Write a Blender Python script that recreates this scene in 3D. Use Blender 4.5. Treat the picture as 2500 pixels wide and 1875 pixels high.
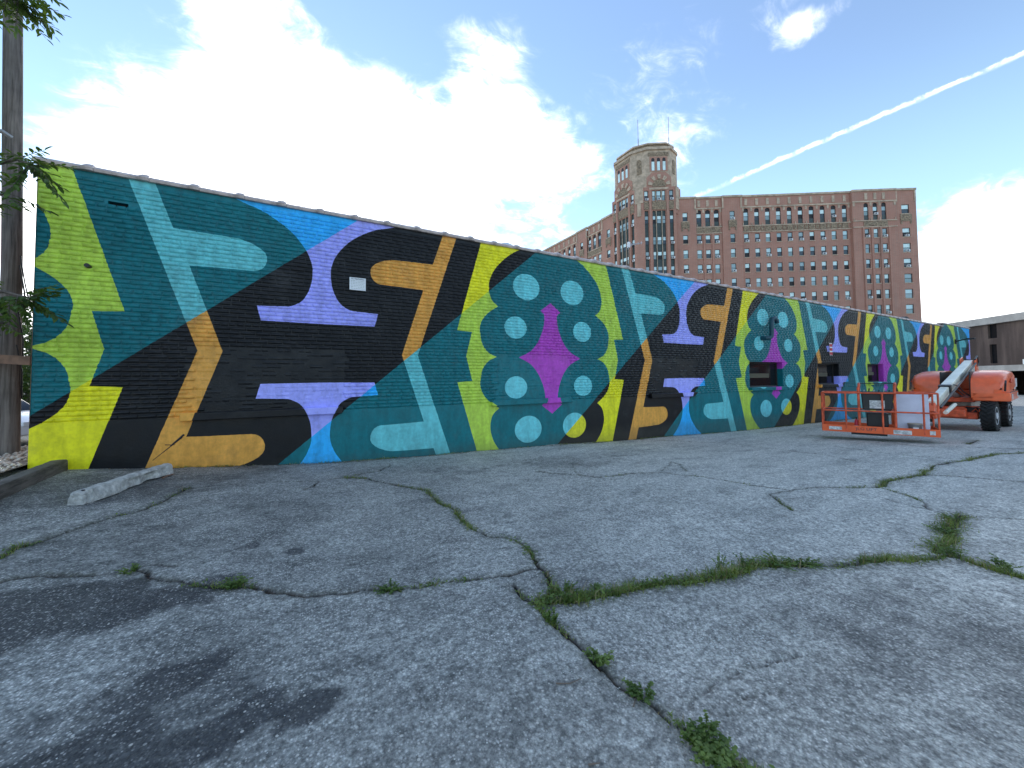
import bpy, bmesh, math, random
import numpy as np
from mathutils import Vector, Matrix
random.seed(7); rng = np.random.default_rng(7)
for o in list(bpy.data.objects): bpy.data.objects.remove(o)
scene = bpy.context.scene
COL = scene.collection
R = math.radians
# ------------------------------------------------------------------ camera
ZC = 1.5
YAW, PITCH, ROLL, FPX, PY = 0.514946, 0.035375, -0.011303, 934.24, 892.8
FW = Vector((math.sin(YAW)*math.cos(PITCH), math.cos(YAW)*math.cos(PITCH), math.sin(PITCH)))
RT0 = Vector((math.cos(YAW), -math.sin(YAW), 0)); UP0 = RT0.cross(FW)
RT = RT0*math.cos(ROLL) + UP0*math.sin(ROLL); UP = -RT0*math.sin(ROLL) + UP0*math.cos(ROLL)
cam_d = bpy.data.cameras.new('camera'); cam = bpy.data.objects.new('camera', cam_d); COL.objects.link(cam)
cam_d.sensor_fit = 'HORIZONTAL'; cam_d.sensor_width = 36; cam_d.lens = FPX/2500*36
cam_d.shift_y = (PY-937.5)/2500; cam_d.clip_start = .05; cam_d.clip_end = 4000
m = Matrix((RT, UP, -FW)).transposed().to_4x4(); m.translation = (0, 0, ZC); cam.matrix_world = m
scene.camera = cam
def ray(x, y): return (RT*((x-1250)/FPX) + UP*((PY-y)/FPX) + FW)
def at(x, y, depth): return Vector((0, 0, ZC)) + ray(x, y)*depth
# ------------------------------------------------------------------ sun, sky, exposure
SUN_DIR = ray(760, 400).normalized()
SUN_EL = math.asin(SUN_DIR.z); SUN_AZ = math.atan2(SUN_DIR.x, SUN_DIR.y)
sl = bpy.data.lights.new('sun', 'SUN'); sl.energy = 0.6; sl.angle = R(24); sl.color = (1, .95, .88)
so = bpy.data.objects.new('sun', sl); COL.objects.link(so); so.rotation_euler = SUN_DIR.to_track_quat('Z', 'Y').to_euler()
scene.view_settings.view_transform = 'Standard'; scene.view_settings.look = 'None'
scene.view_settings.exposure = 1.66; scene.view_settings.gamma = 1; scene.view_settings.use_curve_mapping = False

class NT:
    """small helper to write node trees as expressions"""
    def __init__(s, tree): s.t = tree; s.t.nodes.clear()
    def put(s, sock, v):
        if isinstance(v, bpy.types.NodeSocket): s.t.links.new(v, sock)
        elif v is not None: sock.default_value = v
    def n(s, typ, ins=None, **kw):
        nd = s.t.nodes.new('ShaderNode'+typ)
        for k, v in kw.items(): setattr(nd, k, v)
        for k, v in (ins or {}).items(): s.put(nd.inputs[k], v)
        return nd
    def m(s, op, a, b=None, c=None, clamp=False):
        nd = s.t.nodes.new('ShaderNodeMath'); nd.operation = op; nd.use_clamp = clamp
        for i, v in enumerate((a, b, c)):
            if v is not None: s.put(nd.inputs[i], v)
        return nd.outputs[0]
    def mix(s, f, a, b, blend='MIX'):
        nd = s.t.nodes.new('ShaderNodeMix'); nd.data_type = 'RGBA'; nd.blend_type = blend
        s.put(nd.inputs[0], f); s.put(nd.inputs[6], c4(a)); s.put(nd.inputs[7], c4(b))
        return nd.outputs[2]
    def ss(s, x, lo, hi, a=0., b=1., interp='SMOOTHSTEP'):
        nd = s.n('MapRange', {0: x, 1: lo, 2: hi, 3: a, 4: b}, interpolation_type=interp)
        return nd.outputs[0]
    def noise(s, vec, scale, detail=3., rough=.55, dist=0.):
        nd = s.n('TexNoise', {'Scale': scale, 'Detail': detail, 'Roughness': rough, 'Distortion': dist})
        if vec is not None: s.put(nd.inputs['Vector'], vec)
        return nd.outputs[0]
    def vmul(s, v, k):
        nd = s.n('VectorMath', operation='MULTIPLY'); s.put(nd.inputs[0], v); nd.inputs[1].default_value = k
        return nd.outputs[0]
def c4(v):
    if isinstance(v, (tuple, list)) and len(v) == 3: return (v[0], v[1], v[2], 1.)
    return v
def srgb(r, g, b):
    f = lambda c: c/12.92 if c <= .04045 else ((c+.055)/1.055)**2.4
    return (f(r/255), f(g/255), f(b/255))

world = bpy.data.worlds.new('World'); scene.world = world; world.use_nodes = True
w = NT(world.node_tree)
gen = w.n('TexCoord').outputs['Generated']
sky = w.n('TexSky', sky_type='NISHITA'); sky.sun_disc = False
sky.sun_elevation = SUN_EL; sky.sun_rotation = SUN_AZ; sky.altitude = 180; sky.air_density = 1.0; sky.dust_density = .03; sky.ozone_density = 2.5
sep = w.n('SeparateXYZ', {0: gen}); dz = sep.outputs[2]
zz = w.m('ADD', w.m('MAXIMUM', dz, 0.), .22)
flat = w.n('CombineXYZ', {0: w.m('DIVIDE', sep.outputs[0], zz), 1: w.m('DIVIDE', sep.outputs[1], zz), 2: 0.}).outputs[0]
n1 = w.noise(flat, 1.25, 7., .56, .35)
n2 = w.noise(flat, 4.5, 6., .6, .6)
blobs = None
for (px, py, r0, r1, amp) in [(150, 620, 4, 18, .7), (450, 480, 4, 20, .6), (720, 330, 4, 19, .75), (900, 520, 4, 18, .6), (1120, 270, 3, 13, .6), (1260, 470, 3, 14, .7), (1500, 330, 2, 10, .5),
                              (130, 230, 3, 16, -.8), (900, -60, 2, 14, -.6), (330, -60, 2, 10, -.3), (290, 300, 1, 7, .25), (180, 90, .5, 6, .3), (1640, 440, 2, 9, .30), (2400, 720, 4, 13, .6), (2480, 620, 2, 9, .28), (1925, 88, .1, 2.1, .34), (1965, 66, .1, 2.2, .38), (2005, 42, .1, 1.9, .36), (2045, 20, .1, 1.8, .36), (2085, 0, .1, 1.8, .34), (1640, 60, 1, 7, .12), (2200, 230, 1, 13, -.45), (1960, 330, 1, 11, -.40), (1560, 150, 1, 15, -.42), (1050, 40, 1, 14, -.34), (2400, 60, 1, 14, -.5), (1850, 480, 1, 8, -.3)]:
    d = ray(px, py).normalized()
    dp = w.n('VectorMath', operation='DOT_PRODUCT'); w.put(dp.inputs[0], gen); dp.inputs[1].default_value = d
    b = w.ss(dp.outputs['Value'], math.cos(R(r1)), math.cos(R(r0)), 0., amp)
    blobs = b if blobs is None else w.m('ADD', blobs, b)
n0 = w.noise(w.vmul(flat, (1., 1.5, 1.)), 9.5, 7., .66, 1.1)
dens = w.m('ADD', w.m('MULTIPLY_ADD', w.m('SUBTRACT', n1, .5), 1.9, w.m('MULTIPLY_ADD', blobs, .62, .13)), w.m('MULTIPLY_ADD', w.m('SUBTRACT', n2, .5), .75, w.m('MULTIPLY', w.m('SUBTRACT', n0, .5), .66)))
cl = w.ss(dens, .04, .70)
# contrail: a thin arc through two directions
A, B = ray(1790, 440).normalized(), ray(2500, 130).normalized(); nrm = A.cross(B).normalized()
dist = w.n('VectorMath', operation='DOT_PRODUCT'); w.put(dist.inputs[0], gen); dist.inputs[1].default_value = nrm
mid = (A+B).normalized()
al = w.n('VectorMath', operation='DOT_PRODUCT'); w.put(al.inputs[0], gen); al.inputs[1].default_value = nrm.cross(mid)
n3 = w.noise(w.vmul(gen, (30, 30, 30)), 1.6, 5., .62)
wob = w.m('MULTIPLY_ADD', w.m('SUBTRACT', n3, .5), .012, dist.outputs['Value'])
half = w.ss(al.outputs['Value'], -.36, .40, .0056, .0026, 'LINEAR')
tr = w.ss(w.m('DIVIDE', w.m('ABSOLUTE', wob), half), .1, 1.3, 1., 0.)
tr = w.m('MULTIPLY', w.m('MULTIPLY', tr, w.m('MULTIPLY', w.ss(al.outputs['Value'], .30, .60, 1., 0.), w.ss(al.outputs['Value'], -.40, -.10, 0., 1.))), w.ss(n3, .32, .62, .10, .60))
cl = w.m('MAXIMUM', w.m('POWER', cl, 1.7), tr)
dsun = w.n('VectorMath', operation='DOT_PRODUCT'); w.put(dsun.inputs[0], gen); dsun.inputs[1].default_value = SUN_DIR
glow = w.ss(dsun.outputs['Value'], math.cos(R(75)), math.cos(R(4)), 0., 1.)
shade = w.m('MULTIPLY_ADD', w.noise(flat, 2.1, 5., .55), .5, .72)
cbr = w.m('MULTIPLY', w.m('MULTIPLY_ADD', w.m('MULTIPLY', glow, glow), .40, .78), shade)  # clouds brightened everywhere, and thickened out of view, to light the shaded lot
ccol = w.mix(1., (.97, .985, 1.), w.n('CombineXYZ', {0: cbr, 1: cbr, 2: cbr}).outputs[0], 'MULTIPLY')
skyc = w.mix(1., sky.outputs[0], (.090, .090, .090), 'MULTIPLY')
skyc = w.mix(.10, skyc, (.30, .36, .41))
skyc = w.mix(w.ss(dz, .10, .60, .55, 0.), skyc, (.27, .43, .52))
skyc = w.mix(w.ss(dz, .0, .22, .8, 0.), skyc, (.48, .48, .42))
fin = w.mix(cl, skyc, ccol)
bg = w.n('Background', {0: fin, 1: 1.}); out = w.n('OutputWorld', {0: bg.outputs[0]})

# ------------------------------------------------------------------ scene helpers
ORG = {}
def tag(o, label=None, cat=None, group=None, kind=None):
    if label: o['label'] = label
    if cat: o['category'] = cat
    if group: o['group'] = group
    if kind: o['kind'] = kind
    return o
def thing(name, loc, label, cat, group=None):
    o = bpy.data.objects.new(name, None); COL.objects.link(o); o.location = loc; o.empty_display_size = .2
    ORG[o.name] = Vector(loc); return tag(o, label, cat, group)
def link(name, me, mat=None, parent=None):
    o = bpy.data.objects.new(name, me); COL.objects.link(o)
    if mat is not None and not me.materials: me.materials.append(mat)
    if parent is not None: o.parent = parent
    return o
class MB:
    def __init__(s): s.v = []; s.f = []; s.mi = []; s.cur = 0
    def add(s, vs, fs):
        k = len(s.v); s.v.extend([tuple(p) for p in vs]); s.f.extend([tuple(i+k for i in f) for f in fs]); s.mi.extend([s.cur]*len(fs)); return s
    def box(s, x0, y0, z0, x1, y1, z1, M=None):
        vs = [Vector(p) for p in ((x0,y0,z0),(x1,y0,z0),(x1,y1,z0),(x0,y1,z0),(x0,y0,z1),(x1,y0,z1),(x1,y1,z1),(x0,y1,z1))]
        if M is not None: vs = [M @ p for p in vs]
        return s.add(vs, [(0,3,2,1),(4,5,6,7),(0,1,5,4),(1,2,6,5),(2,3,7,6),(3,0,4,7)])
    def cbox(s, c, d, M=None): return s.box(c[0]-d[0]/2, c[1]-d[1]/2, c[2]-d[2]/2, c[0]+d[0]/2, c[1]+d[1]/2, c[2]+d[2]/2, M)
    def tube(s, pts, r, n=8, cap=True, r1=None):
        pts = [Vector(p) for p in pts]; N = len(pts); rings = []
        d0 = (pts[1]-pts[0]).normalized(); a = d0.orthogonal().normalized()
        for i, p in enumerate(pts):
            d = (pts[min(i+1, N-1)]-pts[max(i-1, 0)]).normalized()
            a = (a - d*a.dot(d)); a = a.normalized() if a.length > 1e-6 else d.orthogonal().normalized()
            b = d.cross(a); rr = r if r1 is None else r+(r1-r)*i/(N-1)
            if isinstance(r, (list, tuple)): rr = r[i]
            rings.append([p+a*(rr*math.cos(2*math.pi*j/n))+b*(rr*math.sin(2*math.pi*j/n)) for j in range(n)])
        vs = [p for rg in rings for p in rg]; fs = []
        for i in range(N-1):
            for j in range(n): fs.append((i*n+j, i*n+(j+1)%n, (i+1)*n+(j+1)%n, (i+1)*n+j))
        if cap: fs.append(tuple(range(n-1, -1, -1))); fs.append(tuple((N-1)*n+j for j in range(n)))
        return s.add(vs, fs)
    def loft(s, rings, cap=True, closed=True):
        n = len(rings[0]); vs = [p for rg in rings for p in rg]; fs = []
        for i in range(len(rings)-1):
            for j in range(n if closed else n-1): fs.append((i*n+j, i*n+(j+1)%n, (i+1)*n+(j+1)%n, (i+1)*n+j))
        if cap: fs.append(tuple(range(n-1, -1, -1))); fs.append(tuple((len(rings)-1)*n+j for j in range(n)))
        return s.add(vs, fs)
    def prism(s, poly, a, b, M=None):
        """poly in (x,z), extruded along y from a to b"""
        r = [[Vector((x, y, z)) for x, z in poly] for y in (a, b)]
        if M is not None: r = [[M @ p for p in q] for q in r]
        return s.loft(r)
    def lathe(s, prof, n, M):
        """prof (r, y) about local y axis"""
        rings = [[M @ Vector((r*math.cos(2*math.pi*j/n), y, r*math.sin(2*math.pi*j/n))) for j in range(n)] for r, y in prof]
        return s.loft(rings)
    def mesh(s, name, mats, smooth=False, off=None):
        me = bpy.data.meshes.new(name); vs = s.v
        if off is not None: vs = [(p[0]-off[0], p[1]-off[1], p[2]-off[2]) for p in vs]
        me.from_pydata(vs, [], s.f)
        for mt in (mats if isinstance(mats, (list, tuple)) else [mats]): me.materials.append(mt)
        if any(s.mi): me.polygons.foreach_set('material_index', s.mi)
        bm = bmesh.new(); bm.from_mesh(me); bmesh.ops.recalc_face_normals(bm, faces=bm.faces); bm.to_mesh(me); bm.free()
        if smooth: me.shade_smooth(); me.set_sharp_from_angle(angle=R(40))
        return me
    def build(s, name, mats, parent=None, smooth=False, bevel=0, seg=2):
        off = ORG.get(parent.name) if parent is not None else None
        me = s.mesh(name, mats, smooth, off); o = link(name, me, None, parent)
        ORG[o.name] = off if off is not None else Vector((0, 0, 0))
        if bevel:
            b = o.modifiers.new('bevel', 'BEVEL'); b.width = bevel; b.segments = seg; b.limit_method = 'ANGLE'; b.angle_limit = R(35)
            me.shade_smooth(); me.set_sharp_from_angle(angle=R(50))
        return o
def np_mesh(name, V, F, mat, smooth=False):
    """fast mesh from arrays: V (n,3), F (m,k) with constant k"""
    me = bpy.data.meshes.new(name); V = np.asarray(V, np.float32); F = np.asarray(F, np.int32); k = F.shape[1]
    me.vertices.add(len(V)); me.vertices.foreach_set('co', V.ravel())
    me.loops.add(F.size); me.loops.foreach_set('vertex_index', F.ravel())
    me.polygons.add(len(F)); me.polygons.foreach_set('loop_start', np.arange(0, F.size, k, dtype=np.int32)); me.polygons.foreach_set('loop_total', np.full(len(F), k, np.int32))
    me.update(calc_edges=True); me.validate()
    if mat is not None: me.materials.append(mat)
    if smooth: me.shade_smooth()
    return me
# ------------------------------------------------------------------ materials
def mat(name, col, rough=.6, metal=0., spec=.5, var=.0, vscale=3., bump=0., bscale=40., coord='Object', col2=None, coat=0.):
    mt = bpy.data.materials.new(name); mt.use_nodes = True; t = NT(mt.node_tree)
    vec = t.n('TexCoord').outputs[coord] if coord != 'Position' else t.n('NewGeometry').outputs['Position']
    base = c4(col)
    if var:
        f = t.ss(t.noise(vec, vscale, 5., .6), .32, .70)
        base = t.mix(f, col2 if col2 else tuple(c*(1-var) for c in col), col if col2 else tuple(min(1, c*(1+var)) for c in col))
    ins = {'Base Color': base, 'Roughness': rough, 'Metallic': metal, 'Specular IOR Level': spec, 'Coat Weight': coat}
    if bump:
        bp = t.n('Bump', {'Strength': 1., 'Distance': bump, 'Height': t.noise(vec, bscale, 4., .6)}); ins['Normal'] = bp.outputs[0]
        if rough > .3: ins['Roughness'] = t.ss(t.noise(vec, vscale*2.3, 3.), .3, .7, rough-.1, min(1, rough+.1))
    p = t.n('BsdfPrincipled', ins); t.n('OutputMaterial', {0: p.outputs[0]})
    return mt
# ------------------------------------------------------------------ ground heights
D = 7.717                      # the painted wall stands on the plane y = D, running along x
WX0, WX1 = -3.12, 42.43
_gx = np.array([-400,-60,-30,-12,-6,-4.2,-2.45,-1,.18,.88,2.91,4.11,5.91,7.38,9.9,11.1,13.7,16.4,17.9,30,45,80,400.])
_gz = np.array([1.0,.9,.8,.62,.52,.42,.298,.15,.059,.024,-.04,-.068,-.127,-.187,-.257,-.295,-.372,-.418,-.431,-.6,-.75,-.9,-1.1])
_fx = np.linspace(-60, 60, 2401); _fz = np.interp(_fx, _gx, _gz)
_k = np.exp(-np.linspace(-2, 2, 31)**2); _k /= _k.sum(); _fzs = np.convolve(np.pad(_fz, 15, 'edge'), _k, 'valid')
def vnoise(x, y, sc, seed=0):
    x = np.asarray(x, float)*sc+seed*17.31; y = np.asarray(y, float)*sc+seed*9.77
    xi = np.floor(x); yi = np.floor(y); fx = x-xi; fy = y-yi; fx = fx*fx*(3-2*fx); fy = fy*fy*(3-2*fy)
    def h(a, b):
        q = np.sin(a*127.1+b*311.7+seed*74.7)*43758.5453; return q-np.floor(q)
    return (h(xi, yi)*(1-fx)+h(xi+1, yi)*fx)*(1-fy)+(h(xi, yi+1)*(1-fx)+h(xi+1, yi+1)*fx)*fy
def gh(x, y):
    x = np.asarray(x, float); y = np.asarray(y, float)
    b = np.where(np.abs(x) < 60, np.interp(x, _fx, _fzs), np.interp(x, _gx, _gz))
    t = np.clip(y/7., 0, 1); b = b*(.45+.55*t*t*(3-2*t))
    dp = np.clip((y-9.2)/2.5, 0, 1)*np.clip((-1-x)/2., 0, 1); b = b-.75*dp*dp*(3-2*dp)
    near = np.clip(1-np.hypot(x, y)/60, 0, 1)
    return b + near*(.018*(vnoise(x, y, .7, 1)-.5) + .008*(vnoise(x, y, 2.1, 2)-.5))
def gz(x, y): return float(gh(x, y))
def gpt(px, py):
    d = ray(px, py); z = 0.
    for _ in range(25):
        t = (z-ZC)/d.z; p = Vector((0, 0, ZC))+d*t; z = .5*z+.5*gz(p.x, p.y)
    return (p.x, p.y)
Lp = lambda pts: [gpt(x*.5651, 1050+y*.5651) for x, y in pts]
Rp = lambda pts: [gpt(1250+x*.5651, 1050+y*.5651) for x, y in pts]
# (polyline, width m, grass density 0..1)
CR = []
CR.append((Lp([(-300,700),(0,660),(120,635),(260,625),(380,622),(490,612),(560,607),(600,632),(700,650),(820,660),(930,672),(1010,678),(1090,690),(1200,705),(1330,712),(1420,703),(1500,695),(1620,685),(1720,685),(1850,670),(2000,652),(2080,638),(2212,625)])+Rp([(60,602),(92,600)]), .019, .3))
CR.append((Lp([(0,560),(90,510),(200,475),(280,445),(400,405),(500,370),(600,345),(700,305),(770,270),(800,250)]), .022, .55))
CR.append((Lp([(800,250),(900,240),(1100,228),(1350,222),(1480,203)]), .012, .1))
CR.append((Lp([(1480,203),(1560,210),(1680,230),(1780,245),(1850,265),(1900,310),(1970,360),(2000,395),(2070,435),(2110,455),(2180,460)])+Rp([(0,480),(40,510),(100,560),(120,590),(150,620),(170,670),(200,700),(130,745)]), .024, .55))
CR.append((Rp([(0,680),(50,735),(110,755),(170,850),(240,905),(310,960),(380,1010),(450,1075),(530,1140),(600,1200),(700,1270),(760,1320),(850,1400),(980,1460),(1150,1560)]), .017, .42))
CR.append((Rp([(110,755),(250,735),(380,705),(500,690),(620,680),(760,668),(900,635),(1050,590),(1200,585),(1400,590),(1600,570),(1800,545),(1900,545),(2000,575),(2100,610),(2212,640),(2500,700)]), .035, 1.))
CR.append((Rp([(1810,530),(1860,470),(1870,430),(1900,390),(1930,365)]), .06, 1.))
CR.append((Rp([(1930,365),(1880,360),(1790,345),(1770,310),(1700,280),(1575,245)]), .016, .35))
CR.append((Rp([(1930,365),(2050,372),(2212,385),(2500,400)]), .014, .2))
CR.append((Rp([(120,180),(300,195),(380,205),(480,190),(640,180),(740,195),(900,215),(1030,235),(1150,250),(1200,258),(1310,248),(1570,245)]), .022, .35))
CR.append((Rp([(1570,245),(1640,220),(1760,190),(1860,145),(1990,125),(2100,105),(2212,98),(2500,80)]), .04, .6))
CR.append((Rp([(1200,258),(1150,265),(1110,275),(1150,310),(1220,350)]), .014, .3))
CR.append((Lp([(1480,203),(1560,190),(1640,175),(1675,155),(1670,142)]), .016, .1))
CR.append((Lp([(1372,222),(1355,240),(1320,255)]), .022, .0))
CR.append((Rp([(560,40),(900,55),(1100,75),(1300,100),(1500,135)]), .024, .12))
CR.append((Rp([(1250,20),(1500,35),(1760,70),(2212,80),(2500,85)]), .035, .18))
CR.append((Rp([(1400,70),(1700,110),(1990,125)]), .026, .12))
CR.append((Rp([(1760,190),(1900,200),(2100,215),(2212,225),(2500,235)]), .026, .22))
CR.append((Rp([(1640,300),(1790,345)]), .01, .1))
CR.append((Rp([(640,180),(690,135),(720,150),(740,175)]), .014, .4))
CR.append((Rp([(1970,60),(2010,42)]), .05, .7))
CR.append((Rp([(300,195),(250,145),(290,150)]), .01, .2))
CR.append((Rp([(760,1215),(860,1140),(1020,1060),(1200,1000),(1340,960)]), .006, .0))
CR.append((Rp([(860,1250),(950,1245),(1020,1190),(1150,1130)]), .005, .0))
CR.append((Rp([(1380,600),(1600,690),(1720,725),(1900,800)]), .006, .05))
CR.append((Rp([(-100,510),(0,512),(40,510)]), .008, .1))
CR.append((Lp([(490,612),(600,590),(680,585),(740,592)]), .010, .0))
CR.append(([(-2.4, D-.03), (3, D-.03), (9, D-.04), (18, D-.03), (30, D-.03), (41, D-.03)], .028, .6))  # soil and weeds along the wall foot, widened to paint its contact shadow
def densify(P, step=.03):
    P = np.array(P); out = [P[0]]
    for a, b in zip(P[:-1], P[1:]):
        n = max(1, int(np.hypot(*(b-a))/step)); out += [a+(b-a)*i/n for i in range(1, n+1)]
    P = np.array(out)
    j = np.stack([vnoise(P[:, 0], P[:, 1], 9, 5)-.5, vnoise(P[:, 0], P[:, 1], 9, 6)-.5], 1)*.045
    j += np.stack([vnoise(P[:, 0], P[:, 1], 2.5, 7)-.5, vnoise(P[:, 0], P[:, 1], 2.5, 8)-.5], 1)*.10
    j += np.stack([vnoise(P[:, 0], P[:, 1], 26, 9)-.5, vnoise(P[:, 0], P[:, 1], 26, 10)-.5], 1)*.022
    return P+j
CRD = [(densify(p, .035), wd, gd) for p, wd, gd in CR]
# ------------------------------------------------------------------ ground sheet
def axis(dense0, dense1, step, grow, lo, hi):
    a = list(np.arange(dense0, dense1, step)); s = step; x = a[-1]
    while x < hi: s *= grow; x += s; a.append(x)
    b = []; s = step; x = dense0
    while x > lo: s *= grow; x -= s; b.append(x)
    return np.array(b[::-1]+a)
gxs = axis(-2.6, 5.0, .0135, 1.0085, -9, 26); gys = axis(.35, 3.2, .0135, 1.008, -1.5, 9.5)
gxs = np.concatenate([[-500,-250,-120,-70,-45,-30,-22,-16,-13,-11], gxs[gxs > -10], [29,33,38,45,55,70,95,140,220,500]])
gys = np.concatenate([[-500,-250,-120,-60,-30,-15,-8,-4,-2.5], gys, [11,13,16,20,26,35,50,80,130,250,500]])
nx, ny = len(gxs), len(gys)
GX, GY = np.meshgrid(gxs, gys); X = GX.ravel(); Y = GY.ravel(); Zg = gh(X, Y)
crack = np.zeros(len(X)); soil_and_shade = np.zeros(len(X))
nj = (vnoise(X, Y, 38, 3)-.5)*.010 + (vnoise(X, Y, 14, 4)-.5)*.012
for P, wd, gd in CRD:
    for i in range(0, len(P)-1, 6):
        Q = P[i:i+7]; lo = Q.min(0)-.3; hi = Q.max(0)+.3
        ix0, ix1 = np.searchsorted(gxs, [lo[0], hi[0]]); iy0, iy1 = np.searchsorted(gys, [lo[1], hi[1]])
        if ix1 <= ix0 or iy1 <= iy0: continue
        idx = (np.arange(iy0, iy1)[:, None]*nx+np.arange(ix0, ix1)[None, :]).ravel()
        x = X[idx]; y = Y[idx]; d = np.full(len(idx), 9.)
        for a, b in zip(Q[:-1], Q[1:]):
            ab = b-a; t = np.clip(((x-a[0])*ab[0]+(y-a[1])*ab[1])/(ab@ab+1e-9), 0, 1)
            d = np.minimum(d, np.hypot(x-a[0]-t*ab[0], y-a[1]-t*ab[1]))
        wv = wd*(.35+1.1*vnoise(x, y, 3.1, 11)); dd = d+nj[idx]*min(1, wd/.012)
        c = np.clip((wv*.8-dd)/(.3*wv+.003)+.2, 0, 1)*min(1, wd/.014)**.8; crack[idx] = np.maximum(crack[idx], c)
        s = np.clip(1-(dd-wv)/(.03+.11*gd), 0, 1)*(.25+.75*gd); soil_and_shade[idx] = np.maximum(soil_and_shade[idx], s)
Zg = Zg-.024*crack
stain = np.zeros(len(X))
for px, py, rx, ry, amp in [(200*.5651,1050+850*.5651,.75,.35,1.),(60,1050+780*.5651,.7,.3,1.),(700*.5651,1050+1090*.5651,.30,.20,.9),(950*.5651,1050+1310*.5651,.38,.16,1.),(330*.5651,1050+1400*.5651,.4,.14,.9),(620*.5651,1050+1240*.5651,.5,.2,.6),
                            (300*.5651,1050+250*.5651,1.3,.8,.55),(700*.5651,1050+235*.5651,1.6,.55,.5),(350*.5651,1050+500*.5651,.7,.35,.5),(1095*.5651,1050+495*.5651,.09,.09,.9),(1270*.5651,1050+525*.5651,.07,.07,.8),(1200*.5651,1050+560*.5651,.5,.22,.35),
                            (1250+1900*.5651,1050+900*.5651,1.2,.5,.5),(1250+1500*.5651,1050+720*.5651,1.0,.4,.35),(1250+900*.5651,1050+650*.5651,.7,.3,.3),(1250+200*.5651,1050+130*.5651,2.4,.7,.45),(1250+900*.5651,1050+60*.5651,3,.6,.3),(900,1120,2.6,.35,.45),(1250+1000*.5651,1050+420*.5651,1.4,.7,.22)]:
    cx, cy = gpt(px, py)
    rr = np.hypot((X-cx)/rx, (Y-cy)/ry)+.9*(vnoise(X, Y, 1.7/max(rx, .2), 21)-.5)+.5*(vnoise(X, Y, 6, 22)-.5)+.35*(vnoise(X, Y, 19, 23)-.5)
    stain = np.maximum(stain, amp*np.clip((1.1-rr)/.5, 0, 1))
ii = np.arange(ny-1)[:, None]*nx+np.arange(nx-1)[None, :]
F = np.stack([ii, ii+1, ii+nx+1, ii+nx], -1).reshape(-1, 4)
gm = bpy.data.materials.new('worn_asphalt'); gm.use_nodes = True; t = NT(gm.node_tree)
pos = t.n('NewGeometry').outputs['Position']
ac = t.n('Attribute', attribute_name='crack').outputs['Fac']; asl = t.n('Attribute', attribute_name='soil_and_shade').outputs['Fac']; ast = t.n('Attribute', attribute_name='stain').outputs['Fac']; ast = t.ss(t.m('ADD', ast, t.m('ADD', t.m('MULTIPLY', t.m('SUBTRACT', t.noise(pos, 26., 5., .7), .5), 1.0), t.m('MULTIPLY', t.m('SUBTRACT', t.noise(pos, 4., 5., .65), .5), 1.1))), .18, .95)
big = t.ss(t.noise(t.vmul(pos, (1., 1.5, 1.)), .75, 5., .66, 1.2), .36, .66); medn = t.ss(t.noise(t.vmul(pos, (1., 1.6, 1.)), 2.6, 6., .68, .5), .30, .72)
col = t.mix(big, (.108, .110, .102), (.335, .335, .305)); col = t.mix(t.m('MULTIPLY', medn, .50), col, (.47, .47, .425))
col = t.mix(t.m('MULTIPLY', t.ss(t.m('ADD', t.n('SeparateXYZ', {0: pos}).outputs[0], t.m('MULTIPLY', t.noise(pos, .6, 3.), 6.)), 1., 10., 0., .9), t.ss(t.noise(t.vmul(pos, (.6, 2., 1.)), 1.3, 5., .65), .25, .6, .35, 1.)), col, (.70, .69, .62))  # paler concrete towards the right, with grazing sheen painted into it
col = t.mix(t.m('MULTIPLY', ast, .88), col, (.050, .050, .050))
v1 = t.n('TexVoronoi', {'Vector': pos, 'Scale': 78., 'Randomness': 1.}); v2 = t.n('TexVoronoi', {'Vector': pos, 'Scale': 46., 'Randomness': 1.})
st1 = t.n('SeparateColor', {0: v1.outputs['Color']}).outputs[0]; st2 = t.n('SeparateColor', {0: v2.outputs['Color']}).outputs[1]
patch = t.ss(t.noise(pos, 1.1, 3.), .35, .62, .35, 1.)
f1 = t.m('MULTIPLY', t.m('MULTIPLY', t.ss(v1.outputs['Distance'], .30, .52, 1., 0.), t.ss(st1, .38, .9, 0., 1.)), patch)
col = t.mix(t.m('MULTIPLY', f1, t.m('MULTIPLY_ADD', ast, -.5, 1.)), col, (.62, .60, .56))
gr = t.ss(t.noise(pos, 40., 5., .7), .30, .70, .45, 1.50); gr2 = t.ss(t.noise(pos, 13., 4., .65), .32, .68, .78, 1.2); gg = t.m('MULTIPLY', gr, gr2); col = t.mix(1., col, t.n('CombineXYZ', {0: gg, 1: gg, 2: gg}).outputs[0], 'MULTIPLY')
f1d = t.m('MULTIPLY', t.ss(v1.outputs['Distance'], .25, .6, 0., 1.), t.ss(st1, .0, .6, .75, .25)); col = t.mix(t.m('MULTIPLY', f1d, .62), col, (.055, .058, .064))
f2 = t.m('MULTIPLY', t.ss(v2.outputs['Distance'], .24, .36, 1., 0.), t.ss(st2, .90, .95)); col = t.mix(t.m('MULTIPLY', f2, .75), col, (.68, .65, .58))
fs = t.m('MULTIPLY', asl, t.ss(t.noise(pos, 22., 5., .65), .36, .60)); col = t.mix(t.m('MULTIPLY', fs, .8), col, (.058, .062, .032))
col = t.mix(ac, col, t.mix(t.ss(t.noise(pos, 30., 4.), .4, .6), (.018, .016, .015), (.06, .042, .028)))
hgt = t.m('ADD', t.m('MULTIPLY', t.ss(v1.outputs['Distance'], .0, .6, 1., 0.), .75), t.m('ADD', t.m('MULTIPLY', f2, .5), t.m('MULTIPLY', t.noise(pos, 60., 4., .6), .6)))
bmp = t.n('Bump', {'Strength': .8, 'Distance': .006, 'Height': hgt})
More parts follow.
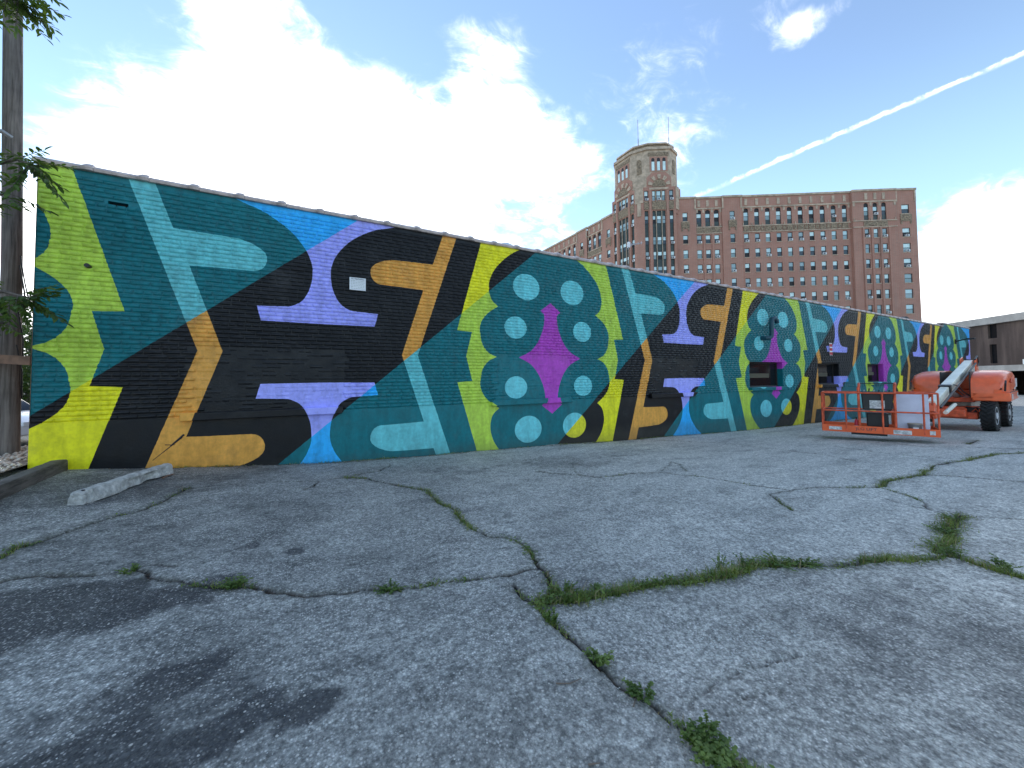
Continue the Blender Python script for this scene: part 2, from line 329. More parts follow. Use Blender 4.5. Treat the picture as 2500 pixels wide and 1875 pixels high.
p = t.n('BsdfPrincipled', {'Base Color': col, 'Roughness': t.ss(ast, 0., 1., .86, .62), 'Specular IOR Level': .3, 'Normal': bmp.outputs[0]}); t.n('OutputMaterial', {0: p.outputs[0]})
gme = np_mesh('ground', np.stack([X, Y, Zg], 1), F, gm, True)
for nm, arr in (('crack', crack), ('soil_and_shade', soil_and_shade), ('stain', stain)):
    a = gme.attributes.new(nm, 'FLOAT', 'POINT'); a.data.foreach_set('value', arr.astype(np.float32))
ground = tag(link('ground', gme), kind='structure')

# ------------------------------------------------------------------ mural paint: shapes are functions of height, folded about each motif
MIDZ = ZC+.509
def fcurve(t, x, pts, xr, yr):
    nd = t.n('FloatCurve'); mp = nd.mapping; c = mp.curves[0]; mp.use_clip = False
    pts = [((a-xr[0])/(xr[1]-xr[0]), (b-yr[0])/(yr[1]-yr[0])) for a, b in pts]
    while len(c.points) > 2: c.points.remove(c.points[1])
    c.points[0].location = pts[0]; c.points[1].location = pts[-1]
    for q in pts[1:-1]: c.points.new(*q)
    for q in c.points: q.handle_type = 'VECTOR'
    mp.update()
    t.put(nd.inputs['Value'], t.ss(x, xr[0], xr[1], 0., 1., 'LINEAR'))
    return t.m('MULTIPLY_ADD', nd.outputs[0], yr[1]-yr[0], yr[0])
def smooth_pts(segs, n=7):
    """each segment of knots becomes a rounded run; cusps and jumps stay between segments"""
    out = []
    for sg in segs:
        sg = np.array(sg, float)
        if len(sg) < 3: out += [tuple(p) for p in sg]; continue
        P = np.vstack([2*sg[0]-sg[1], sg, 2*sg[-1]-sg[-2]])
        for i in range(1, len(P)-2):
            for k in range(n):
                u = k/n; a, b, c, d = P[i-1:i+3]
                out.append(tuple(.5*((2*b)+(-a+c)*u+(2*a-5*b+4*c-d)*u*u+(-a+3*b-3*c+d)*u**3)))
        out.append(tuple(sg[-1]))
    o2 = []
    for q in out:
        if not o2 or q[0] > o2[-1][0]+1e-4: o2.append(q)
    return o2
KN = [-10.15, -5.08, 0, 5.05, 10.35, 15.65, 21.0, 26.23, 31.23, 36.9, 42.2]
def mural(name, rough=.36, brick=True):
    mt = bpy.data.materials.new(name); mt.use_nodes = True; t = NT(mt.node_tree)
    pos = t.n('NewGeometry').outputs['Position']; sp = t.n('SeparateXYZ', {0: pos}); 
    wx = t.m('MULTIPLY_ADD', t.m('SUBTRACT', t.noise(pos, 9., 2.), .5), .012, sp.outputs[0])
    h = t.m('SUBTRACT', sp.outputs[2], MIDZ); h = t.m('MULTIPLY_ADD', t.m('SUBTRACT', t.noise(pos, 11., 2.), .5), .010, h); g = t.m('ABSOLUTE', h)
    ph = fcurve(t, wx, [(k+5.483, i) for i, k in enumerate(KN)], (KN[0]+5.483, KN[-1]+5.483), (0, 10))
    a = t.m('MULTIPLY', t.m('PINGPONG', ph, 1.), 5.07); b = t.m('SUBTRACT', 5.07, a)
    G = (0, 3)
    yo = fcurve(t, g, [(0, 2.25), (.545, 2.11), (.555, 2.46), (2.55, 1.88), (3, 1.75)], G, (0, 6))
    yi = fcurve(t, g, smooth_pts([[(0, 1.5), (.1, 1.72), (.28, 1.86), (.5, 1.91), (.64, 1.92), (.82, 1.86), (1.0, 1.70), (1.16, 1.46)], [(1.16, 1.46), (1.3, 1.62), (1.52, 1.685), (1.75, 1.66), (2.0, 1.54), (2.28, 1.28), (2.53, .93), (2.75, .4), (3, 0)]]), G, (0, 6))
    pl = t.m('MULTIPLY_ADD', g, -.3307, 3.31)
    pr = fcurve(t, g, [(0, 3.63), (1.355, 3.19), (1.367, 4.02), (1.385, 4.10), (1.42, 4.155), (1.48, 4.20), (1.56, 4.225), (1.64, 4.225), (1.70, 4.20), (1.76, 4.14), (1.81, 4.06), (1.85, 3.97), (1.88, 3.86), (1.895, 3.76), (1.907, 2.99), (2.52, 2.78), (3, 2.62)], G, (0, 6))
    hw = fcurve(t, g, smooth_pts([[(0, -1), (.525, -1)], [(.535, .92), (.79, .985)], [(.80, .62), (.82, .48), (.93, .31), (1.15, .195), (1.4, .15), (1.62, .165), (1.87, .27), (2.15, .5), (2.39, .85), (2.53, 1.22), (2.8, 2.), (3, 2.8)]]), G, (-3, 3))
    mg = fcurve(t, g, smooth_pts([[(0, .92), (.03, .85), (.17, .58), (.4, .375), (.7, .235), (.93, .19), (1.06, .20), (1.15, .30)], [(1.15, .30), (1.37, -.01)], [(1.4, -1), (3, -1)]]), G, (-3, 3))
    lt = lambda x, y: t.m('LESS_THAN', x, y); both = lambda x, y: t.m('MULTIPLY', x, y)
    yel = both(lt(yi, a), lt(a, yo)); yel = t.m('MAXIMUM', yel, both(both(lt(sp.outputs[0], -2.6), lt(h, -1.16)), lt(a, yo))); pm = both(lt(pl, a), lt(a, pr)); hm = lt(b, hw); mm = lt(a, mg)
    def ell(cx, cz, rx, rz):
        e = t.m('POWER', t.m('DIVIDE', t.m('SUBTRACT', a, cx), rx), 2.); return lt(t.m('MULTIPLY_ADD', t.m('POWER', t.m('DIVIDE', t.m('SUBTRACT', g, cz), rz), 2.), 1., e), 1.)
    dm = t.m('MAXIMUM', ell(.69, 1.69, .37, .315), ell(1.0, .70, .30, .26))
    v = t.m('FLOORED_MODULO', t.m('ADD', t.m('MULTIPLY_ADD', ph, 5.07, 3.45), t.m('DIVIDE', h, -.845)), 10.14)
    teal = lt(v, 6.1)
    C = lambda A, B: t.mix(teal, srgb(*B), srgb(*A))
    col = C((0, 112, 120), (13, 15, 20))
    col = t.mix(pm, col, C((108, 202, 206), (234, 166, 72)))
    col = t.mix(yel, col, C((192, 222, 80), (242, 234, 28)))
    col = t.mix(hm, col, C((48, 184, 253), (174, 176, 255)))
    col = t.mix(dm, col, C((116, 212, 218), (236, 226, 46)))
    col = t.mix(mm, col, srgb(186, 70, 190))
    # the far end bay is finished in ochre and grey paint along the corner
    rol = t.ss(t.noise(t.vmul(pos, (3., 3., .8)), 2.2, 5., .65), .25, .75, .80, 1.16); col = t.mix(1., col, t.n('CombineXYZ', {0: rol, 1: rol, 2: rol}).outputs[0], 'MULTIPLY')
    fine = t.ss(t.noise(pos, 16., 3., .6), .3, .7, .90, 1.08); col = t.mix(1., col, t.n('CombineXYZ', {0: fine, 1: fine, 2: fine}).outputs[0], 'MULTIPLY')
    drt = t.m('MULTIPLY', t.ss(t.noise(pos, 1.7, 6., .65), .52, .78), .22); col = t.mix(drt, col, (.10, .10, .10), 'MIX')
    grime_shade = t.m('MULTIPLY', t.ss(t.m('ADD', sp.outputs[2], t.m('MULTIPLY', t.noise(pos, 5., 4.), .3)), .05, .42, .35, 0.), 1.); col = t.mix(grime_shade, col, (.07, .065, .05))  # grime with contact shade painted in, towards the foot of the wall
    hb = t.m('ADD', t.m('MULTIPLY', t.noise(pos, 34., 4., .6), 1.), t.m('MULTIPLY', t.noise(pos, 150., 2., .5), .35))
    bmp = t.n('Bump', {'Strength': .8 if brick else .5, 'Distance': .006 if brick else .004, 'Height': hb})
    p = t.n('BsdfPrincipled', {'Base Color': col, 'Roughness': t.ss(t.noise(pos, 6., 3.), .3, .7, rough-.08, rough+.12), 'Specular IOR Level': .34, 'Normal': bmp.outputs[0]})
    t.n('OutputMaterial', {0: p.outputs[0]}); return mt
M_MUR = mural('mural_paint_on_brick'); M_MURP = mural('mural_paint_on_render', .38, False)
M = dict(
    coping=mat('glazed_coping', (.46, .37, .33), .42, var=.35, vscale=5, bump=.003, bscale=60), roof=mat('roof_felt', (.10, .10, .10), .9, var=.3), common=mat('common_brick', (.35, .22, .16), .85, var=.3, vscale=6, bump=.004),
    black=mat('black_paint', (.015, .015, .016), .5), glassdark=mat('dark_glass', (.012, .013, .015), .08, spec=.16), frame=mat('bronze_frame', (.03, .028, .027), .5), dark=mat('dark_interior', (.02, .02, .02), .9),
    white=mat('white_sheet', (.78, .79, .80), .45, var=.06), ink=mat('ink', (.06, .07, .08), .7), inkfaint=mat('faded_ink', (.45, .48, .44), .7), red=mat('red_print', (.55, .03, .05), .5),
    conc=mat('old_concrete', (.56, .55, .51), .9, var=.30, vscale=14, bump=.03, bscale=34), wood=None)

# ------------------------------------------------------------------ painted wall
wall = thing('mural_building', (WX0, D, 0), 'long one-storey brick building painted with a repeating teal, black and yellow mural', 'building')
PL, TOP, CH = .97, 4.56, .0691          # plinth top, top of brickwork, course height
WIN = [(14.12, 16.38, 1.11, 2.04), (19.26, 21.20, 1.13, 2.03), (24.34, 26.30, 1.16, 2.06)]
HOLE = (-2.42, -2.20, 4.13, 4.19)
bricks = []
nc = int((TOP-PL)/CH)
for c in range(nc):
    z0 = PL+c*CH; header = c % 6 == 3; ln = .108 if header else .216
    x = WX0 - (0 if header else (ln/2 if c % 2 else 0)) + (.03*random.random())
    while x < WX1:
        l = ln*random.uniform(.97, 1.03); x0 = max(x, WX0); x1 = min(x+l, WX1)
        if x1-x0 > .04:
            ok = True
            for (a, b, lo, hi) in WIN:
                if z0+CH > lo and z0 < hi and x1 > a and x0 < b:
                    if x0 < a-.03: x1b = a; bricks.append((x0, x1b, z0))
                    if x1 > b+.03: bricks.append((b, x1, z0))
                    ok = False
            if x1 > HOLE[0] and x0 < HOLE[1] and z0 < HOLE[3] and z0+CH*.7 > HOLE[2]: ok = False
            if ok: bricks.append((x0, x1, z0))
        x += l
INF = lambda x, z: ((np.abs(x-(-.39)) < 1.12) | (np.abs(x-4.91) < 1.08) | (np.abs(x-10.0) < 1.06)) & (z > 1.02) & (z < 2.02)
B = np.array(bricks); J = .0068
def brick_geo(x0, x1, z0, n):
    jx = lambda s: rng.normal(0, s, n)
    x0 = x0+J+jx(.0015); x1 = x1-J+jx(.0015); z1 = z0+CH-J+jx(.0013); z0 = z0+J+jx(.0013); yd = jx(.0022)+np.where(INF(x0, z0), .014, 0.)
    i = .0045
    V = np.zeros((n, 8, 3))
    for k, (ax, az) in enumerate(((x0, z0), (x1, z0), (x1, z1), (x0, z1))):
        V[:, k, 0] = ax; V[:, k, 2] = az+jx(.0012); V[:, k, 1] = D+.016
    for k, (ax, az, sx, sz) in enumerate(((x0, z0, 1, 1), (x1, z0, -1, 1), (x1, z1, -1, -1), (x0, z1, 1, -1))):
        V[:, 4+k, 0] = ax+sx*i+jx(.001); V[:, 4+k, 2] = az+sz*i+jx(.001); V[:, 4+k, 1] = D+yd+jx(.0012)
    return V
BF = np.array([(4,5,6,7),(0,1,5,4),(1,2,6,5),(2,3,7,6),(3,0,4,7)])
cx = (B[:, 0]+B[:, 1])/2; cz = B[:, 2]+CH/2
rel = np.stack([cx, np.full(len(cx), D), cz-ZC], 1); dep = rel@np.array(FW); lat = rel@np.array(RT)
vis = (np.abs(lat/dep) < 1.34) & (cx > WX0+.02)
score = np.where(vis, (B[:, 1]-B[:, 0])*D/dep**3, -1)
near = np.argsort(-score)[:300]; farm = np.ones(len(B), bool); farm[near] = False
off = np.array((WX0, D, 0))
def brick_mesh(name, Bs):
    V = brick_geo(Bs[:, 0], Bs[:, 1], Bs[:, 2], len(Bs)); n = len(Bs)
    Fc = (BF[None]+(np.arange(n)*8)[:, None, None]).reshape(-1, 4); return V, Fc
V, Fc = brick_mesh('brickwork', B[farm])
tag(link('brickwork', np_mesh('brickwork', V.reshape(-1, 3)-off, Fc, M_MUR), None, wall), kind='stuff')
# near bricks: a few shared shapes per size, one object each
shared = {}
for i in near:
    x0, x1, z0 = B[i]; ln = x1-x0; key = (round(ln/.012), random.randrange(3))
    if key not in shared:
        V = brick_geo(np.array([-ln/2])-900, np.array([ln/2])-900, np.array([-CH/2]), 1)[0]; V[:, 0] += 900; V[:, 1] -= D
        shared[key] = np_mesh('brick', V, BF, M_MUR)
    o = link('brick', shared[key], None, wall); o.location = ((x0+x1)/2-WX0, 0, z0+CH/2)
# mortar bed, reveals of the windows, plain body behind
mb = MB()
xs = sorted({WX0, WX1} | {v for q in WIN for v in q[:2]} | set(HOLE[:2])); zs = sorted({PL, TOP+.02} | {v for q in WIN for v in q[2:]} | set(HOLE[2:]))
for i in range(len(xs)-1):
    for k in range(len(zs)-1):
        mx, mz = (xs[i]+xs[i+1])/2, (zs[k]+zs[k+1])/2
        if any(a < mx < b and lo < mz < hi for a, b, lo, hi in WIN+[HOLE]): continue
        mb.add([(xs[i], D+.014, zs[k]), (xs[i+1], D+.014, zs[k]), (xs[i+1], D+.014, zs[k+1]), (xs[i], D+.014, zs[k+1])], [(0, 1, 2, 3)])
for a, b, lo, hi in WIN+[HOLE]:
    dd = .24 if hi-lo > .2 else .1
    for q in ([(a, lo), (b, lo)], [(b, lo), (b, hi)], [(b, hi), (a, hi)], [(a, hi), (a, lo)]):
        (xa, za), (xb, zb) = q; mb.add([(xa, D+.014, za), (xb, D+.014, zb), (xb, D+dd, zb), (xa, D+dd, za)], [(0, 1, 2, 3)])
mb.build('mortar', M_MUR, wall)
mb = MB(); mb.box(HOLE[0]-.02, D+.09, HOLE[2]-.02, HOLE[1]+.02, D+.12, HOLE[3]+.02); mb.build('air_slot', M['dark'], wall)
mb = MB()   # smooth rendered plinth that follows the sloping lot
for i in range(90):
    xa = WX0+(WX1-WX0)*i/90; xb = WX0+(WX1-WX0)*(i+1)/90; ya = D-.004
    mb.add([(xa, ya, gz(xa, D)-.4), (xb, ya, gz(xb, D)-.4), (xb, ya, PL), (xa, ya, PL)], [(0, 1, 2, 3)])
    mb.add([(xa, ya, PL), (xb, ya, PL), (xb, D+.02, PL), (xa, D+.02, PL)], [(0, 1, 2, 3)])
mb.build('plinth', M_MURP, wall)
mb = MB(); mb.box(WX0+.001, D+.3, -1.6, WX1-.001, D+.62, 4.3); mb.add([(WX0, D-.004, -1), (WX0, D+16, -1), (WX0, D+16, TOP), (WX0, D-.004, TOP)], [(0, 1, 2, 3)]); mb.add([(WX1, D-.004, -1.6), (WX1, D+16, -1.6), (WX1, D+16, TOP), (WX1, D-.004, TOP)], [(0, 1, 2, 3)])
mb.box(WX0+.01, D+.64, -1.6, WX1-.01, D+16, 4.25); mb.box(WX0+.005, D+.02, TOP-.2, WX1-.005, D+.30, TOP+.01); mb.build('wall_body', M['common'], wall)
STEPX = 36.30
mb = MB(); mb.box(STEPX, D+.0, TOP+.012, WX1, D+.30, TOP+.19); mb.build('raised_parapet', M_MURP, wall)
mb = MB(); mb.box(WX0+.3, D+.66, 4.252, WX1-.3, D+15.8, 4.30); mb.build('roof', M['roof'], wall)
# sills: three under bricked-up windows, three under glass
for (a, b, zt) in [(-1.54, .76, 1.035), (3.80, 6.02, 1.035), (8.92, 11.08, 1.03)]+[(q[0]-.06, q[1]+.06, q[2]-.003) for q in WIN]:
    mb = MB(); mb.prism([(0, 0), (1, 0), (1, 1), (0, 1)], 0, 1, Matrix.Translation((a, D-.11, zt-.125)) @ Matrix.Diagonal((b-a, .125, .125, 1))); mb.build('sill', M_MURP, wall, bevel=.012)
for a, b, lo, hi in WIN:
    mb = MB(); y = D+.20; fwd = .06
    for (x0, x1, z0, z1) in ((a, b, lo, lo+.05), (a, b, hi-.05, hi), (a, a+.05, lo+.05, hi-.05), (b-.05, b, lo+.05, hi-.05)): mb.box(x0, y, z0, x1, y+fwd, z1)
    f = mb.build('window', M['frame'], wall)
    mb = MB(); mb.box(a+.03, y+.03, lo+.03, b-.03, y+.04, hi-.03); mb.build('pane', M['glassdark'], f)
    mb = MB(); mb.box(a+.06, y+.022, lo+.34, b-.55, y+.028, lo+.50); mb.build('paper_strip', mat('yellowed_paper', (.11, .095, .06), .8), f)
# coping tiles, each a half-round saddle with a bell collar
def coping_mesh():
    mb = MB(); rings = []
    prof = [(-.035, -.005), (-.045, .03), (-.02, .055), (.05, .095), (.155, .118), (.26, .095), (.33, .055), (.355, .03), (.345, -.005)]
    for x, k in ((0, 1.0), (.46, 1.0), (.465, 1.10), (.50, 1.26), (.56, 1.26), (.592, 1.12), (.596, 1.0)):
        rings.append([(x, (y-.155)*(1+(k-1)*.35)+.155, z*k if z > 0 else z) for y, z in prof])
    mb.loft(rings); return mb.mesh('coping_tile', M['coping'], True)
cm = coping_mesh(); x = WX0-.04; i = 0
while x < WX1-.3:
    o = link('coping_tile', cm, None, wall); o.location = (x-WX0, random.uniform(-.008, .008), TOP+.014+(.19 if x > STEPX-.3 else 0)+random.uniform(-.004, .004)); o.rotation_euler = (random.uniform(-.02, .02), 0, random.uniform(-.008, .008)); x += .6
mb = MB()   # black paint run on the ochre base
for (x0, z0, x1, z1, r_) in ((-1.52, .66, -1.86, .34, .010), (-1.50, .70, -1.66, .54, .016), (-1.72, .56, -1.60, .55, .007)): mb.tube([(x0, D-.004, z0), (x1, D-.004, z1)], r_, 6, r1=r_*.4)
mb.build('paint_run', M['black'], wall)
# pipe stub, S-shaped vent, roof dome, vent hood, antenna
mb = MB(); px_, pz_ = -2.595, ZC+1.684; mb.tube([(px_, D+.02, pz_), (px_, D-.07, pz_+.004)], .030, 12); mb.tube([(px_, D-.0701, pz_+.004), (px_, D-.072, pz_+.004)], .024, 12)
mb.build('pipe_stub', M['black'], wall)
mb = MB(); vx = 15.3; vz = ZC+2.02
pth = [(vx-.35, D+.02, vz-.62), (vx-.35, D-.16, vz-.62), (vx-.24, D-.22, vz-.62), (vx-.10, D-.22, vz-.56), (vx-.06, D-.22, vz-.40), (vx-.06, D-.22, vz-.05), (vx+.0, D-.22, vz+.10), (vx+.15, D-.22, vz+.14), (vx+.30, D-.22, vz+.07), (vx+.34, D-.22, vz-.04)]
mb.tube(pth, .075, 12); mb.build('vent_pipe', mat('teal_painted_pipe', srgb(16, 66, 80), .5), wall, True)
def dome(name, c, r, h, label, cat, mt, curb):
    th = thing(name, c, label, cat); c = Vector(c); rings = []
    for k in range(9):
        a = k/8*math.pi/2; rings.append([(c.x+r*math.cos(a)*math.cos(2*math.pi*j/24), c.y+r*math.cos(a)*math.sin(2*math.pi*j/24), c.z+.25+h*math.sin(a)) for j in range(24)])
    mb = MB(); mb.loft(rings); mb.build('dome', mt, th, True)
    mb = MB(); mb.tube([c, c+Vector((0, 0, .26))], r*1.04, 24); mb.build('curb', curb, th)
q = at(1232, 604, 10.3); 
M['skyl'] = mat('milky_acrylic', (.50, .60, .66), .25)
dome('roof_skylight', (q.x, q.y, q.z-.42), .34, .28, 'small pale blue domed skylight peeking over the wall top', 'skylight', M['skyl'], M['roof'])
q = at(2214, 786, 24.0); th = thing('roof_vent', (q.x, q.y, 4.3), 'dark rounded roof vent beside the step in the far parapet', 'vent')
mb = MB(); r0 = 1.05; mb.prism([(q.x+r0*math.cos(a)*.8, q.z-.2+.55*math.sin(a)) for a in np.linspace(0, math.pi, 13)], q.y, q.y+1.2); mb.build('hood', mat('tarred_metal', (.04, .04, .045), .6), th, True)
mb = MB(); mb.box(q.x-.7, q.y+.1, 4.3, q.x+.7, q.y+1.1, q.z-.1); mb.build('duct', M['roof'], th)
q0 = at(1537, 745, 14.5); q1 = at(1536, 597, 14.5)
th = thing('antenna_mast', (q0.x, q0.y, 4.3), 'thin rusty antenna mast rising from the low roof before the tower', 'antenna')
M['rust'] = mat('rusty_steel', (.22, .13, .09), .7, var=.3); M['alu'] = mat('dull_aluminium', (.55, .55, .57), .4, .6)
mb = MB(); mb.tube([(q0.x, q0.y, 4.29), q1], .022, 8); mb.build('mast', M['rust'], th)
mb = MB(); e0, e1 = at(1528, 601, 14.5), at(1568, 593, 14.4); mb.tube([e0, e1], .018, 8)
for k in (.35, .55, .75, .95): c = e0.lerp(e1, k); mb.tube([c+Vector((0, 0, -.05)), c+Vector((0, 0, .07))], .007, 6)
mb.build('antenna_boom', M['alu'], th)
mb = MB(); c = at(1535, 598, 14.45); mb.cbox(c, (.09, .09, .22)); mb.build('amplifier_box', M['white'], th, bevel=.01)
# no-trespassing sign, striped sign, lamp at the far end
def text(body, size, loc, mt, parent, name='lettering', extrude=.002, align='CENTER', rz=0., sx=1.):
    cu = bpy.data.curves.new(name, 'FONT'); cu.body = body; cu.size = size; cu.extrude = extrude; cu.align_x = align; cu.align_y = 'CENTER'; cu.resolution_u = 2
    o = bpy.data.objects.new('tmp', cu); COL.objects.link(o); bpy.context.view_layer.update()
    me = bpy.data.meshes.new_from_object(o.evaluated_get(bpy.context.evaluated_depsgraph_get())); bpy.data.objects.remove(o)
    me.transform(Matrix.Rotation(rz, 4, 'Z') @ Matrix.Rotation(R(90), 4, 'X') @ Matrix.Diagonal((sx, 1, 1, 1))); me.materials.clear(); me.materials.append(mt)
    ob = link(name, me, None, parent); o0 = ORG[parent.name]; ob.location = Vector(loc)-o0; ORG[ob.name] = Vector(loc); return ob
sx0, sz0 = 1.0136, ZC+1.8377
th = thing('warning_sign', (sx0, D-.02, sz0), 'white rectangular sign screwed to the black brick under the top course', 'sign')
mb = MB(); mb.prism([(sx0-.145, sz0-.12), (sx0+.145, sz0-.12), (sx0+.145, sz0+.12), (sx0-.145, sz0+.12)], D-.022, D-.012); pn = mb.build('panel', M['white'], th, bevel=.004)
text('NO TRESPASSING', .036, (sx0, D-.0225, sz0+.092), M['ink'], th, sx=.82)
for k in range(6):
    mb = MB(); x = sx0-.12
    while x < sx0+.11:
        l = random.uniform(.015, .045); l = min(l, sx0+.12-x); mb.box(x, D-.0226, sz0+.052-k*.029, x+l, D-.0221, sz0+.061-k*.029); x += l+.012
    mb.build('faded_line', M['inkfaint'], th)
rx, rz_ = 20.46, ZC+1.16
th = thing('striped_sign', (rx, D-.02, rz_), 'small red and white striped tag on the third purple column', 'sign')
mb = MB(); mb.box(rx-.13, D-.02, rz_-.27, rx+.13, D-.012, rz_+.27); mb.build('panel', M['white'], th)
for k in range(3): mb = MB(); mb.box(rx-.13, D-.024, rz_-.25+k*.18, rx+.13, D-.0205, rz_-.13+k*.18); mb.build('red_band', M['red'], th)
th = thing('wall_lamp', (38.9, D, ZC+2.3), 'black arm lamp sticking out of the far end of the mural', 'lamp')
mb = MB(); mb.tube([(38.9, D, ZC+2.2), (38.9, D-.25, ZC+2.28), (38.95, D-.5, ZC+2.33)], .04, 8); mb.build('arm', M['black'], th)
mb = MB(); mb.cbox((38.97, D-.66, ZC+2.34), (.28, .4, .10)); mb.build('head', M['black'], th, bevel=.03)
mb = MB(); mb.box(38.75, D-.05, ZC+2.05, 39.05, D+.01, ZC+2.35); mb.build('bracket', M['black'], th)
# ------------------------------------------------------------------ tall brick apartment building behind
def brickmat(name, c1, c2, mort, sc=1.):
    mt = bpy.data.materials.new(name); mt.use_nodes = True; t = NT(mt.node_tree)
    tc = t.n('TexCoord').outputs['Object']; sp = t.n('SeparateXYZ', {0: tc})
    vec = t.n('CombineXYZ', {0: t.m('ADD', sp.outputs[0], sp.outputs[1]), 1: sp.outputs[2], 2: 0.}).outputs[0]
    br = t.n('TexBrick', {'Vector': vec, 'Color1': c4(c1), 'Color2': c4(c2), 'Mortar': c4(mort), 'Scale': sc, 'Mortar Size': .012, 'Mortar Smooth': .3, 'Bias': 0., 'Brick Width': .22, 'Row Height': .072})
    col = t.mix(t.ss(t.noise(tc, .35, 5., .6), .35, .7, 0., .35), br.outputs[0], tuple(c*.62 for c in c1))
    col = t.mix(t.ss(t.noise(t.vmul(tc, (1., 1., .12)), .9, 4., .6), .45, .75, 0., .3), col, (.30, .22, .18))
    p = t.n('BsdfPrincipled', {'Base Color': col, 'Roughness': .88}); t.n('OutputMaterial', {0: p.outputs[0]}); return mt
M['redbrick'] = brickmat('red_brown_brick', (.50, .215, .150), (.40, .170, .118), (.44, .33, .26))
M['stone'] = mat('buff_terracotta', (.50, .39, .285), .8, var=.25, vscale=1.2, bump=.02, bscale=6)
M['ornament'] = mat('carved_terracotta', (.28, .21, .14), .85, var=.45, vscale=3.5, bump=.12, bscale=5)
M['green'] = mat('green_spandrel', (.035, .055, .050), .45, var=.3, vscale=2)
M['sash'] = mat('dark_sash', (.045, .045, .05), .5)
M['lead'] = mat('window_recess', (.03, .03, .033), .7)
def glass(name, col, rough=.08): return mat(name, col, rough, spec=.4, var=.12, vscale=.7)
GL = [glass('pale_sky_reflection_glass', (.70, .88, .86)), glass('mid_sky_reflection_glass', (.56, .76, .78)), glass('grey_glass', (.34, .46, .48)), glass('dark_screen_glass', (.055, .075, .09), .2), glass('mid_screen_glass', (.26, .37, .38), .2), glass('open_black', (.012, .012, .014), .5)]  # pale panes carry the reflected sky as painted base colour
M['ac'] = mat('air_conditioner_case', (.72, .72, .70), .5); M['acg'] = mat('air_conditioner_grille', (.12, .13, .15), .6)
FA = -.575; ZB = ZC
BP0 = Vector((86.126, 46.22, 0)); BASE = -1.0
apt = thing('apartment_building', (BP0.x, BP0.y, BASE), 'tall red-brown brick apartment block with an octagonal corner tower', 'building')
class Frame:
    """local frame: x along the wall seen left to right, y into the wall, z up"""
    def __init__(s, origin, ang): s.o = Vector(origin); s.a = ang; s.M = Matrix.Translation(s.o) @ Matrix.Rotation(ang, 4, 'Z')
    def p(s, x, y, z): return s.M @ Vector((x, y, z))
FR = Frame((BP0.x, BP0.y, ZB), FA)
winmesh = {}
def window_mesh(w, h, dbl):
    k = (round(w, 2), round(h, 2), dbl)
    if k in winmesh: return winmesh[k]
    mb = MB(); t = .07
    for r in ((0, 0, w, t), (0, h-t, w, h), (0, t, t, h-t), (w-t, t, w, h-t), (t, h/2-.04, w-t, h/2+.04)): mb.box(r[0], -.05, r[1], r[2], .03, r[3])
    if dbl: mb.box(w/2-.06, -.052, t, w/2+.06, .032, h-t)
    fm = mb.mesh('window', M['sash'])
    mb = MB(); mb.box(t, .0, h/2+.03, w-t, .01, h-t+.01); up = mb
    mb = MB(); mb.box(t, .012, t-.01, w-t, .022, h/2-.03); lo = mb
    mb = MB(); mb.box(-.06, -.30, -.13, w+.06, .0, -.005); sl = mb.mesh('sill', M['stone'])
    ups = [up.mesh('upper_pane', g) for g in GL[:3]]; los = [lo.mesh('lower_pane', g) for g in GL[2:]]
    winmesh[k] = (fm, ups, los, sl); return winmesh[k]
mb = MB(); mb.box(-.34, -.36, 0, .34, .02, .46); mb.cur = 1; mb.box(-.27, -.363, .06, .10, -.3601, .40); acm = mb.mesh('air_conditioner', [M['ac'], M['acg']])
ORG_APT = Vector((BP0.x, BP0.y, BASE))
def put_window(fr, x, z, w, h, rec=.22, ac=None, dbl=False, sill=True, r=random.Random(5)):
    fm, ups, los, sl = window_mesh(w, h, dbl)
    o = link('window', fm, None, apt); o.location = fr.p(x, rec, z)-ORG_APT; o.rotation_euler = (0, 0, fr.a)
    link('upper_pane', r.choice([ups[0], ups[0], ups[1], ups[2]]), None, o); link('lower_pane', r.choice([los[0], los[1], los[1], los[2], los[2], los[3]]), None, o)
    if sill: link('sill', sl, None, o)
    if ac if ac is not None else r.random() < .30:
        a = link('air_conditioner', acm, None, o); a.location = (w/2+(.12 if not dbl else .2), -.02, .07)
def holed(mb, fr, x0, x1, z0, z1, holes, y=0., dep=.25):
    """a wall face with real openings and reveals"""
    xs = sorted({x0, x1} | {v for h in holes for v in (h[0], h[1])}); zs = sorted({z0, z1} | {v for h in holes for v in (h[2], h[3])})
    xs = [v for v in xs if x0 <= v <= x1]; zs = [v for v in zs if z0 <= v <= z1]
    for k in range(len(zs)-1):
        run = None
        for i in range(len(xs)-1):
            mx, mz = (xs[i]+xs[i+1])/2, (zs[k]+zs[k+1])/2
            solid = not any(a < mx < b and lo < mz < hi for a, b, lo, hi in holes)
            if solid: run = (run[0], xs[i+1]) if run else (xs[i], xs[i+1])
            if (not solid or i == len(xs)-2) and run:
                mb.add([fr.p(run[0], y, zs[k]), fr.p(run[1], y, zs[k]), fr.p(run[1], y, zs[k+1]), fr.p(run[0], y, zs[k+1])], [(0, 1, 2, 3)]); run = None
    for a, b, lo, hi in holes:
        for (xa, za), (xb, zb) in (((a, lo), (b, lo)), ((b, lo), (b, hi)), ((b, hi), (a, hi)), ((a, hi), (a, lo))):
            mb.add([fr.p(xa, y, za), fr.p(xb, y, zb), fr.p(xb, y+dep, zb), fr.p(xa, y+dep, za)], [(0, 1, 2, 3)])
def fbox(mb, fr, x0, x1, y0, y1, z0, z1): mb.box(x0, y0, z0, x1, y1, z1, fr.M)
